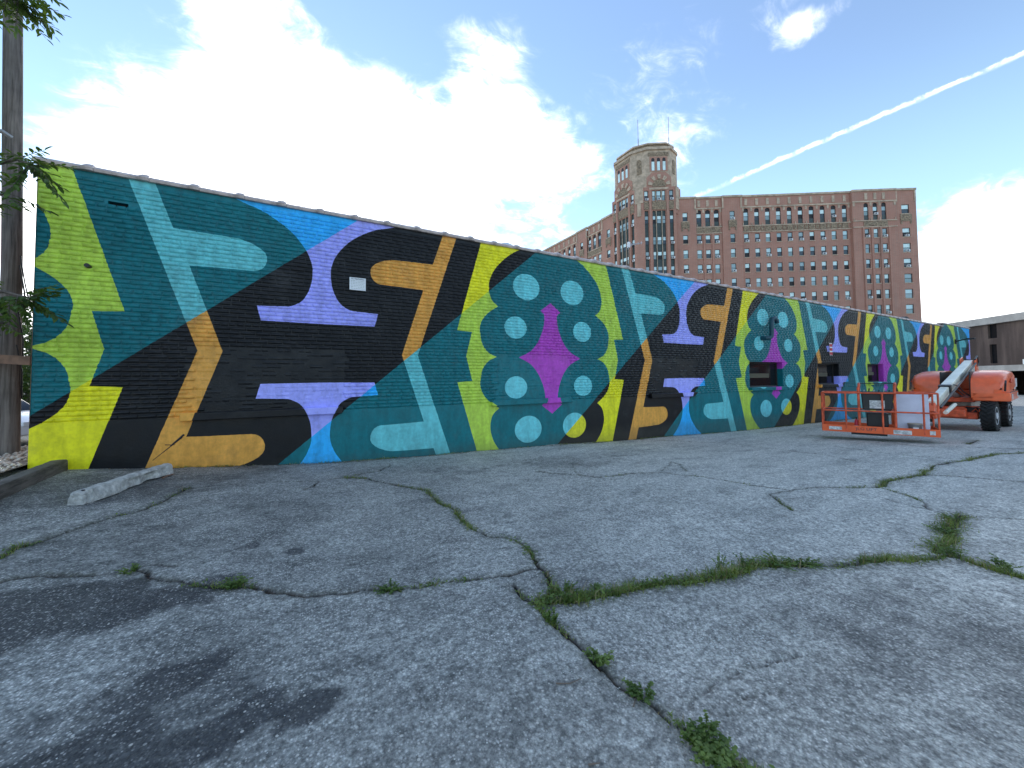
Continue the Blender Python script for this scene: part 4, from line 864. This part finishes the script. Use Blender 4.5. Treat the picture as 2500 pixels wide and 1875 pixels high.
# things carried in the basket
BF_ = lambda x, y, z: BK @ Vector((x, y, z))
th = thing('white_board', BF_(1.85, .40, .04), 'large white board standing upright inside the lift basket', 'board'); MBx = BK @ Matrix.Translation((1.57, .30, .04)) @ Matrix.Rotation(R(-7), 4, 'X')
lmesh(lambda mb: mb.box(0, 0, 0, .60, .03, 1.04), 'face', mat('white_laminate', (.66, .68, .80), .35, var=.08), MBx, th, bevel=.004); lmesh(lambda mb: mb.box(-.012, -.004, .0, -.0005, .034, 1.045), 'edge_strip', M['white'], MBx, th)
th = thing('paint_bucket', BF_(1.88, .14, .036), 'grey plastic paint bucket with paper label in the basket corner', 'bucket'); c = BF_(1.88, .14, .036)
mb = MB(); mb.tube([c, c+Vector((0, 0, .24))], .11, 24, r1=.135); mb.tube([c+Vector((0, 0, .2)), c+Vector((0, 0, .222))], .142, 24); mb.build('pail', mat('grey_pail', (.20, .19, .19), .5, var=.3, vscale=8), th, True)
mb = MB(); mb.tube([c+Vector((0, 0, .241)), c+Vector((0, 0, .262))], .145, 24); mb.build('lid', mat('beige_lid', (.42, .36, .28), .6), th, True)
lmesh(lambda mb: mb.box(1.83, .005, .09, 1.93, .014, .20), 'paper_label', M['white'], BK, th)
th = thing('spray_bottle', BF_(.74, .16, .036), 'red and white bottle standing by the console post', 'bottle'); c = BF_(.74, .16, .036)
mb = MB(); mb.tube([c, c+Vector((0, 0, .13))], .05, 14); mb.build('lower_body', M['white'], th, True); mb = MB(); mb.tube([c+Vector((0, 0, .131)), c+Vector((0, 0, .26)), c+Vector((0, 0, .30))], [.05, .045, .02], 14); mb.build('upper_body', M['red'], th, True); mb = MB(); mb.tube([c+Vector((0, 0, .301)), c+Vector((0, 0, .36))], .018, 10); mb.build('nozzle', M['blk'], th)

# ------------------------------------------------------------------ left edge: pole, rail, timber, gravel, wheel stop
def woodmat(name, c1, c2, axis):
    mt = bpy.data.materials.new(name); mt.use_nodes = True; t = NT(mt.node_tree); tc = t.n('TexCoord').outputs['Object']
    g = t.noise(t.vmul(tc, axis), 1., 6., .65, .4); col = t.mix(t.ss(g, .3, .7), c1, c2); col = t.mix(t.ss(t.noise(tc, 2.2, 4.), .4, .75, 0., .5), col, tuple(c*.5 for c in c1))
    b = t.n('Bump', {'Strength': 1., 'Distance': .008, 'Height': g}); p = t.n('BsdfPrincipled', {'Base Color': col, 'Roughness': .85, 'Normal': b.outputs[0]}); t.n('OutputMaterial', {0: p.outputs[0]}); return mt
pb = at(21, 1088, 5.7)
pole = thing('utility_pole', (pb.x, pb.y, gz(pb.x, pb.y)-.1), 'weathered grey wooden utility pole at the left edge', 'pole')
M['polew'] = woodmat('weathered_pole', (.085, .070, .058), (.27, .235, .205), (28, 28, 1.1))
mb = MB(); mb.tube([(pb.x, pb.y, gz(pb.x, pb.y)-.1), (pb.x-.05*RT.x, pb.y-.05*RT.y, 3.5), (pb.x-.28*RT.x, pb.y-.28*RT.y, 11.)], .115, 28, r1=.092); mb.build('shaft', M['polew'], pole, True)
q = at(8, 322, 5.45); mb = MB(); mb.tube([q+Vector((-.5, 0, .03)), q, q+Vector((.06, .05, -.04))], .03, 10); mb.tube([q+Vector((-.12, 0, -.08)), q+Vector((-.12, 0, .06))], .05, 12); mb.build('bracket', M['steel'], pole)
for (z, a) in ((2.9, .3), (2.2, -.2), (1.7, .4)):
    mb = MB(); mb.tube([(pb.x+.08, pb.y-.08, z+.4), (pb.x+.115, pb.y-.02, z), (pb.x+.10, pb.y+.03, z-.4)], .01, 6); mb.build('wire', M['blk'], pole)
wa = at(50, 625, 5.6); wbp = Vector((WX0-.01, D+.2, ZC+1.15)); mb = MB(); mb.tube([wa.lerp(wbp, k/8)+Vector((0, 0, -.32*math.sin(math.pi*k/8))) for k in range(9)], .008, 6); mb.build('service_cable', M['blk'], pole)
qa, qb = at(-260, 862, 5.35), at(77, 881, 5.35)
rl = thing('wooden_rail', qb, 'brown horizontal plank running from the pole to the wall corner', 'rail'); mb = MB(); dv = (qb-qa); nv = Vector((-dv.y, dv.x, 0)).normalized()*.02
mb.loft([[p+nv+Vector((0, 0, .062)), p-nv+Vector((0, 0, .062)), p-nv-Vector((0, 0, .062)), p+nv-Vector((0, 0, .062))] for p in (qa, qb)]); mb.build('plank', mat('brown_plank', (.20, .115, .075), .8, var=.3, vscale=5), rl)
for k in (.02, .45): p = qa.lerp(qb, k); mb = MB(); mb.cbox((p.x-.02, p.y+.08, (p.z+.1+gz(p.x, p.y))/2), (.09, .09, p.z+.1-gz(p.x, p.y)+.1)); mb.build('rail_post', M['polew'], rl)
ta, tb = Vector(gpt(174, 1143)), Vector(gpt(-210, 1322)); td = (tb-ta).normalized(); tn = Vector((td.y, -td.x)); 
if tn.dot(Vector((-1, .6))) < 0: tn = -tn
timber = thing('timber_edging', (ta.x, ta.y, gz(ta.x, ta.y)), 'weathered grey timber beam edging the gravel by the wall corner', 'beam')
mb = MB(); rings = []; n = 40; L_ = (tb-ta).length
for i in range(n+1):
    p = ta+td*(L_*i/n); z0 = gz(p.x, p.y)-.02; jit = lambda s=.004: random.uniform(-s, s); h = .165
    prof = [(0, 0), (0, h*.5), (.004, h-.02), (.02, h), (.09, h+.004), (.16, h-.002), (.178, h-.02), (.18, 0)]
    rings.append([(p.x+tn.x*(u+jit()), p.y+tn.y*(u+jit()), z0+v+jit(.003)+(.004 if False else 0)) for u, v in prof])
mb.loft(rings); M['timber'] = woodmat('old_timber', (.055, .047, .040), (.19, .165, .145), (3, 3, 22)); mb.build('beam', M['timber'], timber, True)
def stone_mesh(pts, rad, seed=1, squash=.7):
    """many small irregular stones in one mesh"""
    r = np.random.default_rng(seed); n = len(pts)
    base = np.array([(1, 0, 0), (-1, 0, 0), (0, 1, 0), (0, -1, 0), (0, 0, 1), (0, 0, -1), (.6, .6, .5), (-.6, .6, -.4)]) [:6]
    Fc = np.array([(0,2,4),(2,1,4),(1,3,4),(3,0,4),(2,0,5),(1,2,5),(3,1,5),(0,3,5)])
    V = base[None]*(rad[:, None, None])*r.uniform(.6, 1.25, (n, 6, 1)); V[:, :, 2] *= squash
    a = r.uniform(0, 6.28, n); ca, sa = np.cos(a)[:, None], np.sin(a)[:, None]; x = V[:, :, 0]*ca-V[:, :, 1]*sa; y = V[:, :, 0]*sa+V[:, :, 1]*ca
    V = np.stack([x, y, V[:, :, 2]], -1)+pts[:, None, :]+r.normal(0, .1, (n, 6, 3))*rad[:, None, None]
    return V.reshape(-1, 3), (Fc[None]+(np.arange(n)*6)[:, None, None]).reshape(-1, 3)
n = 9000; gxr = rng.uniform(-7.5, WX0-.02, n); gyr = rng.uniform(4.0, 10.2, n)
lp = np.stack([gxr-ta.x, gyr-ta.y], 1)@np.array(tn); keep = (lp > .12); gxr = gxr[keep]; gyr = gyr[keep]
gp = np.stack([gxr, gyr, gh(gxr, gyr)+.10+rng.uniform(-.02, .012, len(gxr))], 1)
M['gravel'] = mat('tan_gravel', (.62, .48, .38), .9, var=.4, vscale=14, coord='Position', col2=(.74, .68, .58))
V, Fc = stone_mesh(gp, rng.uniform(.012, .04, len(gp)), 3); tag(link('gravel', np_mesh('gravel', V, Fc, M['gravel'])), 'tan and pink gravel bed around the foot of the pole', 'gravel', kind='stuff')
gb = MB(); ngx, ngy = 26, 30
for i in range(ngx):
    for k in range(ngy):
        xa, xb = -8+i*(WX0+8)/ngx, -8+(i+1)*(WX0+8)/ngx; ya, yb = 4+k*6.4/ngy, 4+(k+1)*6.4/ngy
        if ((xa+xb)/2-ta.x)*tn.x+((ya+yb)/2-ta.y)*tn.y < .1: continue
        gb.add([(x, y, gz(x, y)+.085) for x, y in ((xa, ya), (xb, ya), (xb, yb), (xa, yb))], [(0, 1, 2, 3)])
tag(gb.build('gravel_bed', mat('gravel_soil', (.20, .16, .125), .95, var=.4, vscale=9, bump=.02)), kind='structure')
# broken concrete wheel stop
wa, wb = Vector(gpt(186, 1234)), Vector(gpt(412, 1158)); wd_ = (wb-wa).normalized(); wn = Vector((-wd_.y, wd_.x)); WLn = (wb-wa).length
if wn.y < 0: wn = -wn
stop = thing('wheel_stop', (wa.x, wa.y, gz(wa.x, wa.y)), 'chipped pale concrete wheel stop lying askew by the wall', 'wheel stop'); mb = MB(); rings = []; n = 70
for i in range(n+1):
    u = i/n; p = wa+wd_*(WLn*u); z0 = gz(p.x, p.y); e = min(1, min(u, 1-u)/.03); k = .86+.14*math.sqrt(e)
    chip = .05*max(0, float(vnoise(u*9, 0, 1, 31))-.42)*2; br_ = .0 if u < .55 else .05*max(0, math.sin((u-.55)*13))
    ring_ = []
    for (a, h) in ((0, 0), (.0, .03), (.012, .07), (.030, .105), (.045, .125), (.08, .135), (.12, .132), (.150, .115), (.165, .07), (.17, 0)):
        jx = .012*(float(vnoise(u*30, a*40+h*30, 1, 33))-.5); jz = .010*(float(vnoise(u*34, a*50+h*20, 1, 34))-.5)
        if h < .08 and a < .05: aa = a+chip+br_*(1 if h < .06 else .6); 
        else: aa = a
        ring_.append((p.x+wn.x*((aa-.085)*k+jx), p.y+wn.y*((aa-.085)*k+jx), z0+h*k*1.08+jz+(.02*u)))
    rings.append(ring_)
mb.loft(rings); mb.build('block', M['conc'], stop, True)
p = wa+wd_*(WLn*.035); mb = MB(); mb.tube([(p.x-wn.x*.01, p.y-wn.y*.01, gz(p.x, p.y)+.10), (p.x-wn.x*.02, p.y-wn.y*.02, gz(p.x, p.y)+.145)], .016, 10); mb.build('pin_hole', M['dark'], stop)
p = wa+wd_*(WLn*.80)-wn*.09; mb = MB(); mb.tube([(p.x, p.y, gz(p.x, p.y)+.012), (p.x+wd_.x*.12, p.y+wd_.y*.12, gz(p.x, p.y)+.02), (p.x+wd_.x*.22, p.y+wd_.y*.22, gz(p.x, p.y)+.012)], .009, 8); mb.build('rebar', M['rust'], stop)

# ------------------------------------------------------------------ foliage
def leafmat(name, c1, c2, tr=.35):
    mt = bpy.data.materials.new(name); mt.use_nodes = True; t = NT(mt.node_tree); pos = t.n('NewGeometry').outputs['Position']
    col = t.mix(t.ss(t.noise(pos, 7., 3.), .3, .7), c1, c2); a = t.n('BsdfPrincipled', {'Base Color': col, 'Roughness': .5, 'Specular IOR Level': .35}); b = t.n('BsdfTranslucent', {0: t.mix(1., col, (1.3, 1.25, .5), 'MULTIPLY')})
    mx = t.n('MixShader', {0: tr, 1: a.outputs[0], 2: b.outputs[0]}); t.n('OutputMaterial', {0: mx.outputs[0]}); return mt
M['leaf'] = leafmat('ash_leaf', (.045, .085, .022), (.10, .17, .04)); M['leafdark'] = leafmat('background_leaf', (.025, .055, .018), (.07, .115, .03)); M['grass'] = leafmat('crack_grass', (.10, .165, .035), (.28, .34, .09)); M['weed'] = leafmat('weed_leaf', (.085, .15, .035), (.20, .28, .075)); M['bark'] = woodmat('bark', (.05, .04, .032), (.15, .12, .10), (9, 9, 2))
def leaf_arrays(P, Dv, N, ln, wd):
    """folded pointed leaves: base P, direction Dv, face normal N"""
    Dv = Dv/np.linalg.norm(Dv, axis=1, keepdims=True); S = np.cross(Dv, N); S /= np.linalg.norm(S, axis=1, keepdims=True)+1e-9; N2 = np.cross(S, Dv)
    l = ln[:, None]; w_ = wd[:, None]
    V = np.stack([P, P+Dv*l*.35+S*w_*.5+N2*w_*.16, P+Dv*l*.75+S*w_*.36+N2*w_*.05, P+Dv*l-N2*l*.10, P+Dv*l*.75-S*w_*.36+N2*w_*.05, P+Dv*l*.35-S*w_*.5+N2*w_*.16, P+Dv*l*.5-N2*w_*.05], 1)
    n = len(P); Fc = np.array([(0,1,6),(1,2,6),(2,3,6),(3,4,6),(4,5,6),(5,0,6)])
    return V.reshape(-1, 3), (Fc[None]+(np.arange(n)*7)[:, None, None]).reshape(-1, 3)
def unit(n, r): v = r.normal(0, 1, (n, 3)); return v/np.linalg.norm(v, axis=1, keepdims=True)
def branch_tree(name, base, label, limbs, r0, mtl, seed, leaf=.105, per=15):
    """limbs: list of (points, radius, number of twigs)"""
    r = np.random.default_rng(seed); th = thing(name, base, label, 'tree'); bk = MB(); LP, LD, LN, LL = [], [], [], []
    for pts, rad, ntw in limbs:
        pts = [Vector(p) for p in pts]; bk.tube(pts, rad, 8, r1=max(.006, rad*.25))
        for k in range(ntw):
            f = .25+.75*r.random(); i = min(int(f*(len(pts)-1)), len(pts)-2); s = pts[i].lerp(pts[i+1], f*(len(pts)-1)-i)
            d = ((pts[i+1]-pts[i]).normalized()*.5+Vector(unit(1, r)[0])*.75+Vector((0, 0, -.25))).normalized(); ln = r.uniform(.22, .42)
            tw = [s+d*ln*q/4+Vector((0, 0, -.10*ln*(q/4)**2*2)) for q in range(5)]; bk.tube(tw, .005, 4, r1=.002)
            side = d.cross(Vector((0, 0, 1))); side = side.normalized() if side.length > .05 else Vector((1, 0, 0))
            for j in range(per):
                f2 = .2+.8*(j//2)/max(1, per//2); ii = min(int(f2*4), 3); p = tw[ii].lerp(tw[ii+1], f2*4-ii); sg = 1 if j % 2 else -1
                ld = (d*.55+side*sg*.75+Vector((0, 0, -.35))+Vector(r.normal(0, .2, 3))).normalized() if j < per-1 else d
                LP.append(p); LD.append(ld); LN.append(Vector((0, 0, 1))+Vector(r.normal(0, .35, 3))); LL.append(leaf*r.uniform(.7, 1.2))
    bk.build('trunk', M['bark'], th, True); LL = np.array(LL)
    V, Fc = leaf_arrays(np.array(LP), np.array(LD), np.array(LN), LL, LL*.36); o = link('crown', np_mesh('crown', V-np.array(base), Fc, mtl), None, th); return th
tb0 = at(-420, 1150, 4.9); tb0 = Vector((tb0.x, tb0.y, gz(tb0.x, tb0.y)-.05)); K = lambda x, y, d: at(x, y, d)
tr0 = [tb0, tb0+Vector((.02, 0, 1.6)), tb0+Vector((.1, -.03, 3.4)), tb0+Vector((.05, .05, 5.2)), tb0+Vector((.1, .1, 7.))]
limbs = [(tr0, .15, 0)]
for st, ends, tw in ((2, [(-260, 470, 4.8), (-90, 420, 4.7), (40, 388, 4.65), (95, 408, 4.62)], 44), (2, [(-260, 520, 4.75), (-90, 500, 4.6), (20, 470, 4.6)], 26), (1, [(-260, 760, 4.8), (-100, 720, 4.65), (10, 712, 4.6), (70, 728, 4.6)], 30), (1, [(-220, 760, 4.8), (-80, 780, 4.7), (10, 790, 4.6)], 14),
                     (3, [(-280, 60, 4.9), (-110, 10, 4.8), (10, -10, 4.7), (60, -2, 4.7)], 70), (3, [(-280, -60, 5.0), (-60, -90, 4.9), (70, -60, 4.9)], 40), (3, [(-420, -200, 5.2), (-250, -260, 5.4)], 30), (3, [(-520, -100, 5.6), (-560, 0, 5.8)], 30), (2, [(-520, 380, 5.6), (-640, 300, 5.8)], 26), (3, [(-420, -120, 4.4), (-420, -100, 4.0)], 26), (2, [(-330, 300, 5.4), (-200, 220, 5.8), (-120, 200, 6.2)], 20)):
    limbs.append(([tr0[st]]+[K(*e) for e in ends], .045, tw))
branch_tree('ash_tree', tb0, 'green tree reaching leafy twigs in from the left edge past the pole', limbs, .15, M['leaf'], 11)
def bushy(name, base, label, h, w, n, seed, mtl, leaf=.22):
    r = np.random.default_rng(seed); base = Vector(base); th = thing(name, base, label, 'tree', 'trees beyond the pole'); bk = MB()
    bk.tube([base, base+Vector((.1, 0, h*.4)), base+Vector((0, .1, h*.75))], .22, 8, r1=.05)
    cl_ = []
    for k in range(16):
        a = r.uniform(0, 6.28); q = r.random()**.5; c = base+Vector((w*.42*q*math.cos(a), w*.42*q*math.sin(a), h*r.uniform(.18, .92))); cl_.append(c); bk.tube([base+Vector((0, 0, min(c.z-base.z, h*.6)*.6)), c], .05, 5, r1=.012)
    bk.build('trunk', M['bark'], th, True); ci = r.integers(0, 16, n); C = np.array(cl_)[ci]; u = unit(n, r)*(r.random((n, 1))**.4)*np.array([w*.26, w*.26, h*.16]); P = C+u
    Dv = u+unit(n, r)*.5+np.array([0, 0, -.2]); LL = leaf*r.uniform(.6, 1.2, n); V, Fc = leaf_arrays(P, Dv, unit(n, r)+np.array([0, 0, .8]), LL, LL*.55); link('crown', np_mesh('crown', V-np.array(base), Fc, mtl), None, th)
for i, (px, dep, h, w_, lab) in enumerate(((70, 24, 6.6, 7, 'bushy green tree seen in the gap between pole and wall'), (-20, 20, 6.0, 6, 'dark green tree partly hidden by the utility pole'), (-160, 17, 6.5, 6, 'broad green tree beyond the left edge of the lot'))):
    p = at(px, 950, dep); bushy('background_tree', (p.x, p.y, gz(p.x, p.y)-.1), lab, h, w_, 5200, 40+i, M['leafdark'])
# low hedge and road behind, parked car
p = at(60, 960, 15); tag(MB().add([(p.x-30, p.y-2.4, gz(p.x-8, p.y)+.03), (p.x+3.2, p.y-2.4, gz(p.x, p.y)+.03), (p.x+3.2, p.y+4, gz(p.x, p.y)+.03), (p.x-30, p.y+4, gz(p.x-8, p.y)+.03)], [(0, 1, 2, 3)]).build('road', mat('pale_road', (.30, .30, .30), .9, var=.2)), kind='structure')
cc = at(-40, 1000, 11.2); cz = gz(cc.x, cc.y); car = thing('parked_car', (cc.x, cc.y, cz), 'white parked car whose front shows between the pole and the wall', 'car')
CM = Matrix.Translation((cc.x, cc.y, cz)) @ Matrix.Rotation(-YAW, 4, 'Z')
def carbody(mb):
    rings = []
    for y, k in ((-.86, .80), (-.80, .96), (-.6, 1.), (.6, 1.), (.80, .96), (.86, .80)):
        prof = [(-2.1, .35), (-2.15, .62), (-1.9, .86), (-1.0, .95), (.9, .92), (1.75, .78), (2.12, .60), (2.15, .32), (1.8, .26), (-1.8, .26)]
        rings.append([(x*(1 if k == 1 else .985), y, .26+(z-.26)*k) for x, z in prof])
    mb.loft(rings)
lmesh(carbody, 'body', mat('white_car_paint', (.72, .73, .75), .2, coat=.5), CM, car, True, .02)
lmesh(lambda mb: mb.loft([[(-1.7, s*.74, .90), (.75, s*.74, .90), (.15, s*.60, 1.38), (-1.1, s*.60, 1.38)] for s in (-1, 1)]), 'cabin', M['glassdark'], CM, car, bevel=.03); lmesh(lambda mb: mb.box(-1.1, -.6, 1.381, .15, .6, 1.42), 'roof', M['white'], CM, car, bevel=.02)
for x in (-1.3, 1.35):
    for s in (-1, 1): lmesh(lambda mb: mb.lathe([(.18, s*.70), (.30, s*.70), (.32, s*.74), (.32, s*.86), (.29, s*.88), (.18, s*.865), (.02, s*.86)], 24, Matrix.Translation((x, 0, .32))), 'wheel', M['rubber'], CM, car, True)
for s in (-1, 1): lmesh(lambda mb: mb.cbox((2.08, s*.6, .62), (.10, .3, .12)), 'headlight', M['white'], CM, car, bevel=.02)
# ------------------------------------------------------------------ grass and weeds in the cracks
GV, GF = [], []; r = np.random.default_rng(99); BP, BH, BLn = [], [], []
for P, wd, gd in CRD:
    if gd <= 0: continue
    seg = np.hypot(*(P[1:]-P[:-1]).T); 
    cl_ = vnoise(P[:-1, 0], P[:-1, 1], 1.6, 41)+.5*(vnoise(P[:-1, 0], P[:-1, 1], 6, 42)-.5)
    den = np.clip((cl_-(1-gd)*.72)/.30, 0, 1)*gd
    dist = np.hypot(P[:-1, 0], P[:-1, 1]); cnt = r.poisson(seg*den*1150/np.clip(dist/3.2, .6, 3.))
    for i in np.nonzero(cnt)[0]:
        k = cnt[i]; u = r.random((k, 1)); p = P[i]+(P[i+1]-P[i])*u+r.normal(0, wd*.75+.008, (k, 2)); BP.append(p); BH.append(np.full(k, den[i]))
BP = np.vstack(BP); BH = np.concatenate(BH); n = len(BP)
def blades(BP, BH, seed, hmax):
    r = np.random.default_rng(seed); n = len(BP); z = gh(BP[:, 0], BP[:, 1])-.012; a = r.uniform(0, 6.28, n); h = hmax*r.uniform(.25, 1., n)*(.45+.55*BH)*(.6+.8*vnoise(BP[:, 0], BP[:, 1], 5, 44)); lean = r.uniform(.15, 1.1, n)
    dx, dy = np.cos(a), np.sin(a); w_ = r.uniform(.0014, .0034, n); sx, sy = -dy*w_, dx*w_; b0 = np.stack([BP[:, 0], BP[:, 1], z], 1)
    pts = []
    for f, wf in ((0, 1.), (.5, .8), (1., .05)):
        c = b0+np.stack([dx*lean*h*f*f, dy*lean*h*f*f, h*f*(1-.25*lean*f)], 1); pts += [c+np.stack([sx*wf, sy*wf, 0*w_], 1), c-np.stack([sx*wf, sy*wf, 0*w_], 1)]
    V = np.stack(pts, 1); Fc = np.array([(0,1,3,2),(2,3,5,4)]); return V.reshape(-1, 3), (Fc[None]+(np.arange(n)*6)[:, None, None]).reshape(-1, 4)
dry = r.random(n) < .13; V, Fc = blades(BP[dry], BH[dry], 6, .10); tag(link('dry_grass', np_mesh('dry_grass', V, Fc, leafmat('dry_stem', (.26, .20, .10), (.40, .33, .19), .15))), 'dry straw-coloured stems among the crack grass', 'dry grass', kind='stuff')
gx_, gy_ = gpt(20, 1138); pt = np.array([gx_, gy_])+r.normal(0, 1, (1500, 2))*np.array([.35, .28])+np.array(tn)*.35; pt = pt[((pt-np.array(ta))@np.array(tn) > .2)]; V, Fc = blades(pt, np.ones(len(pt)), 7, .10); V[:, 2] += .09; tag(link('grass_patch', np_mesh('grass_patch', V, Fc, M['grass'])), 'patch of green grass between the timber beam and the gravel', 'grass', kind='stuff')
V, Fc = blades(BP, BH, 5, .07); tag(link('crack_grass', np_mesh('crack_grass', V, Fc, M['grass'])), 'green grass sprouting along the cracks of the lot', 'grass', kind='stuff')
sel = r.random(n) < .30; P2 = BP[sel]; k = len(P2); P3 = np.stack([P2[:, 0], P2[:, 1], gh(P2[:, 0], P2[:, 1])+r.uniform(.0, .035, k)*BH[sel]], 1); a = r.uniform(0, 6.28, k); ll = r.uniform(.010, .028, k)
V, Fc = leaf_arrays(P3, np.stack([np.cos(a), np.sin(a), r.uniform(-.1, .8, k)], 1), np.array([0, 0, 1.])+r.normal(0, .3, (k, 3)), ll, ll*.6); tag(link('crack_weeds', np_mesh('crack_weeds', V, Fc, M['weed'])), 'low broad-leaved ground cover among the crack grass', 'weeds', kind='stuff')
def weed(px, py, nst, hgt, spread, leaf, label, seed):
    x, y = gpt(px, py); z = gz(x, y)-.01; r = np.random.default_rng(seed); th = thing('weed', (x, y, z), label, 'weed', 'weeds growing in the cracks'); st = MB(); LP, LD, LN, LL = [], [], [], []
    for k in range(nst):
        a = r.uniform(0, 6.28); q = r.random()**.6*spread; h = hgt*r.uniform(.5, 1.); b = Vector((x+.02*math.cos(a), y+.02*math.sin(a), z)); tip = Vector((x+q*math.cos(a), y+q*math.sin(a), z+h)); md = b.lerp(tip, .5)+Vector((0, 0, h*.22)); st.tube([b, md, tip], .0022, 4, r1=.0012)
        for f in np.linspace(.35, 1, 5):
            p = b.lerp(md, f*2) if f < .5 else md.lerp(tip, f*2-1); m_ = 3
            for j in range(m_): aa = r.uniform(0, 6.28); LP.append(p); LD.append((math.cos(aa), math.sin(aa), r.uniform(-.1, .5))); LN.append((r.normal(0, .35), r.normal(0, .35), 1)); LL.append(leaf*r.uniform(.6, 1.25))
    st.build('stem', M['weed'], th); LL = np.array(LL); V, Fc = leaf_arrays(np.array([tuple(p) for p in LP]), np.array(LD), np.array(LN), LL, LL*.72); link('leaves', np_mesh('leaves', V-np.array((x, y, z)), Fc, M['weed']), None, th)
RX = lambda x, y: (1250+x*.5651, 1050+y*.5651)
for (px, py), nst, hh, sp, lf, lab, sd in ((RX(850, 1400), 52, .06, .10, .019, 'dense leafy weed at the bottom edge where a crack leaves the picture', 1), (RX(860, 1300), 8, .07, .04, .012, 'thin upright weed just above the big leafy one', 2), (RX(230, 705), 34, .06, .12, .015, 'weed clump at the meeting of the three cracks', 3), (RX(360, 700), 12, .06, .05, .014, 'small weed just right of the crack junction', 4),
                                           (RX(900, 600), 10, .13, .10, .014, 'tall straggly weed leaning over the long grassy crack', 5), (RX(1000, 585), 8, .10, .08, .014, 'second straggly weed beside the tall leaning one', 6), (RX(1150, 580), 22, .06, .16, .017, 'broad-leaved weed patch midway along the grassy crack', 7), (RX(1260, 580), 22, .05, .16, .017, 'broad weed right of the middle of the grassy crack', 8), (RX(1860, 520), 26, .05, .18, .016, 'spreading weed mat at the right crack junction', 9), (RX(1870, 440), 24, .05, .18, .016, 'weed mat above the right crack junction', 10), (RX(1910, 385), 16, .05, .14, .016, 'uppermost weed clump of the short vertical crack', 11), (RX(2120, 600), 20, .08, .14, .018, 'weed clump in the crack at the right edge', 12),
                                           (RX(370, 1000), 26, .06, .09, .014, 'flat weed in the diagonal foreground crack', 13), (RX(560, 1150), 22, .06, .08, .014, 'sparse weed next to the twig in the foreground crack', 14), (RX(170, 830), 16, .08, .05, .014, 'little weed just below the junction in the diagonal crack', 15), ((1010*.5651, 1050+678*.5651), 34, .06, .10, .016, 'bright green weed tuft left of centre in the long crack', 16), ((1690*.5651, 1050+690*.5651), 24, .05, .11, .014, 'weed tuft right of centre in the long crack', 17), ((565*.5651, 1050+612*.5651), 20, .05, .08, .014, 'weed tuft at the bend of the long crack', 18)):
    weed(px, py, nst, hh, sp, lf, lab, sd)
# ------------------------------------------------------------------ litter: pale chips, twigs
r = np.random.default_rng(8); pts = []
for k in range(190): pts.append(gpt(*RX(r.normal(1030, 150), r.normal(920, 62))))
for k in range(420): pts.append(gpt(*RX(r.uniform(-2000, 2150), r.uniform(640, 1440))))
for k in range(120): pts.append(gpt(*RX(r.uniform(-1500, 1400), r.uniform(300, 640))))
pts = np.array(pts); P3 = np.stack([pts[:, 0], pts[:, 1], gh(pts[:, 0], pts[:, 1])+.002], 1); rad = r.uniform(.0015, .0045, len(P3)); rad[:190] = r.uniform(.0035, .009, 190)
V, Fc = stone_mesh(P3, rad, 9, .45); tag(link('pale_chips', np_mesh('pale_chips', V, Fc, mat('pale_chip', (.62, .64, .62), .5, var=.2))), 'scattered white paint chips and pale stone chips on the asphalt', 'chips', kind='stuff')
k = 900; lx = r.uniform(WX0+.1, 30, k)**1.; ly = D-.02-np.abs(r.normal(0, .11, k)); lz = gh(lx, ly)+.004; a = r.uniform(0, 6.28, k); ll = r.uniform(.012, .045, k)
V, Fc = leaf_arrays(np.stack([lx, ly, lz], 1), np.stack([np.cos(a), np.sin(a), r.uniform(-.05, .25, k)], 1), np.array([0, 0, 1.])+r.normal(0, .35, (k, 3)), ll, ll*.5); tag(link('leaf_litter', np_mesh('leaf_litter', V, Fc, mat('dead_leaf', (.13, .085, .05), .85, var=.5, vscale=9, coord='Position', col2=(.26, .20, .13)))), 'brown dead leaves and bits blown against the wall foot', 'leaf litter', kind='stuff')
M['twig'] = mat('dry_twig', (.17, .13, .10), .8)
for pl_, lab in (([(190, 1100), (250, 1100), (300, 1078)], 'dry curved twig lying left of the foreground crack'), ([(525, 1200), (535, 1165), (560, 1130)], 'short grey twig lying across the foreground crack'), ([(330, 1452), (380, 1445)], 'dark twig at the bottom edge of the lot')):
    g = [gpt(*RX(*q)) for q in pl_]; th = thing('twig', (g[0][0], g[0][1], gz(*g[0])), lab, 'twig', 'twigs on the asphalt'); mb = MB(); mb.tube([(x, y, gz(x, y)+.006) for x, y in g], .0035, 6, r1=.0018); mb.build('stick', M['twig'], th)
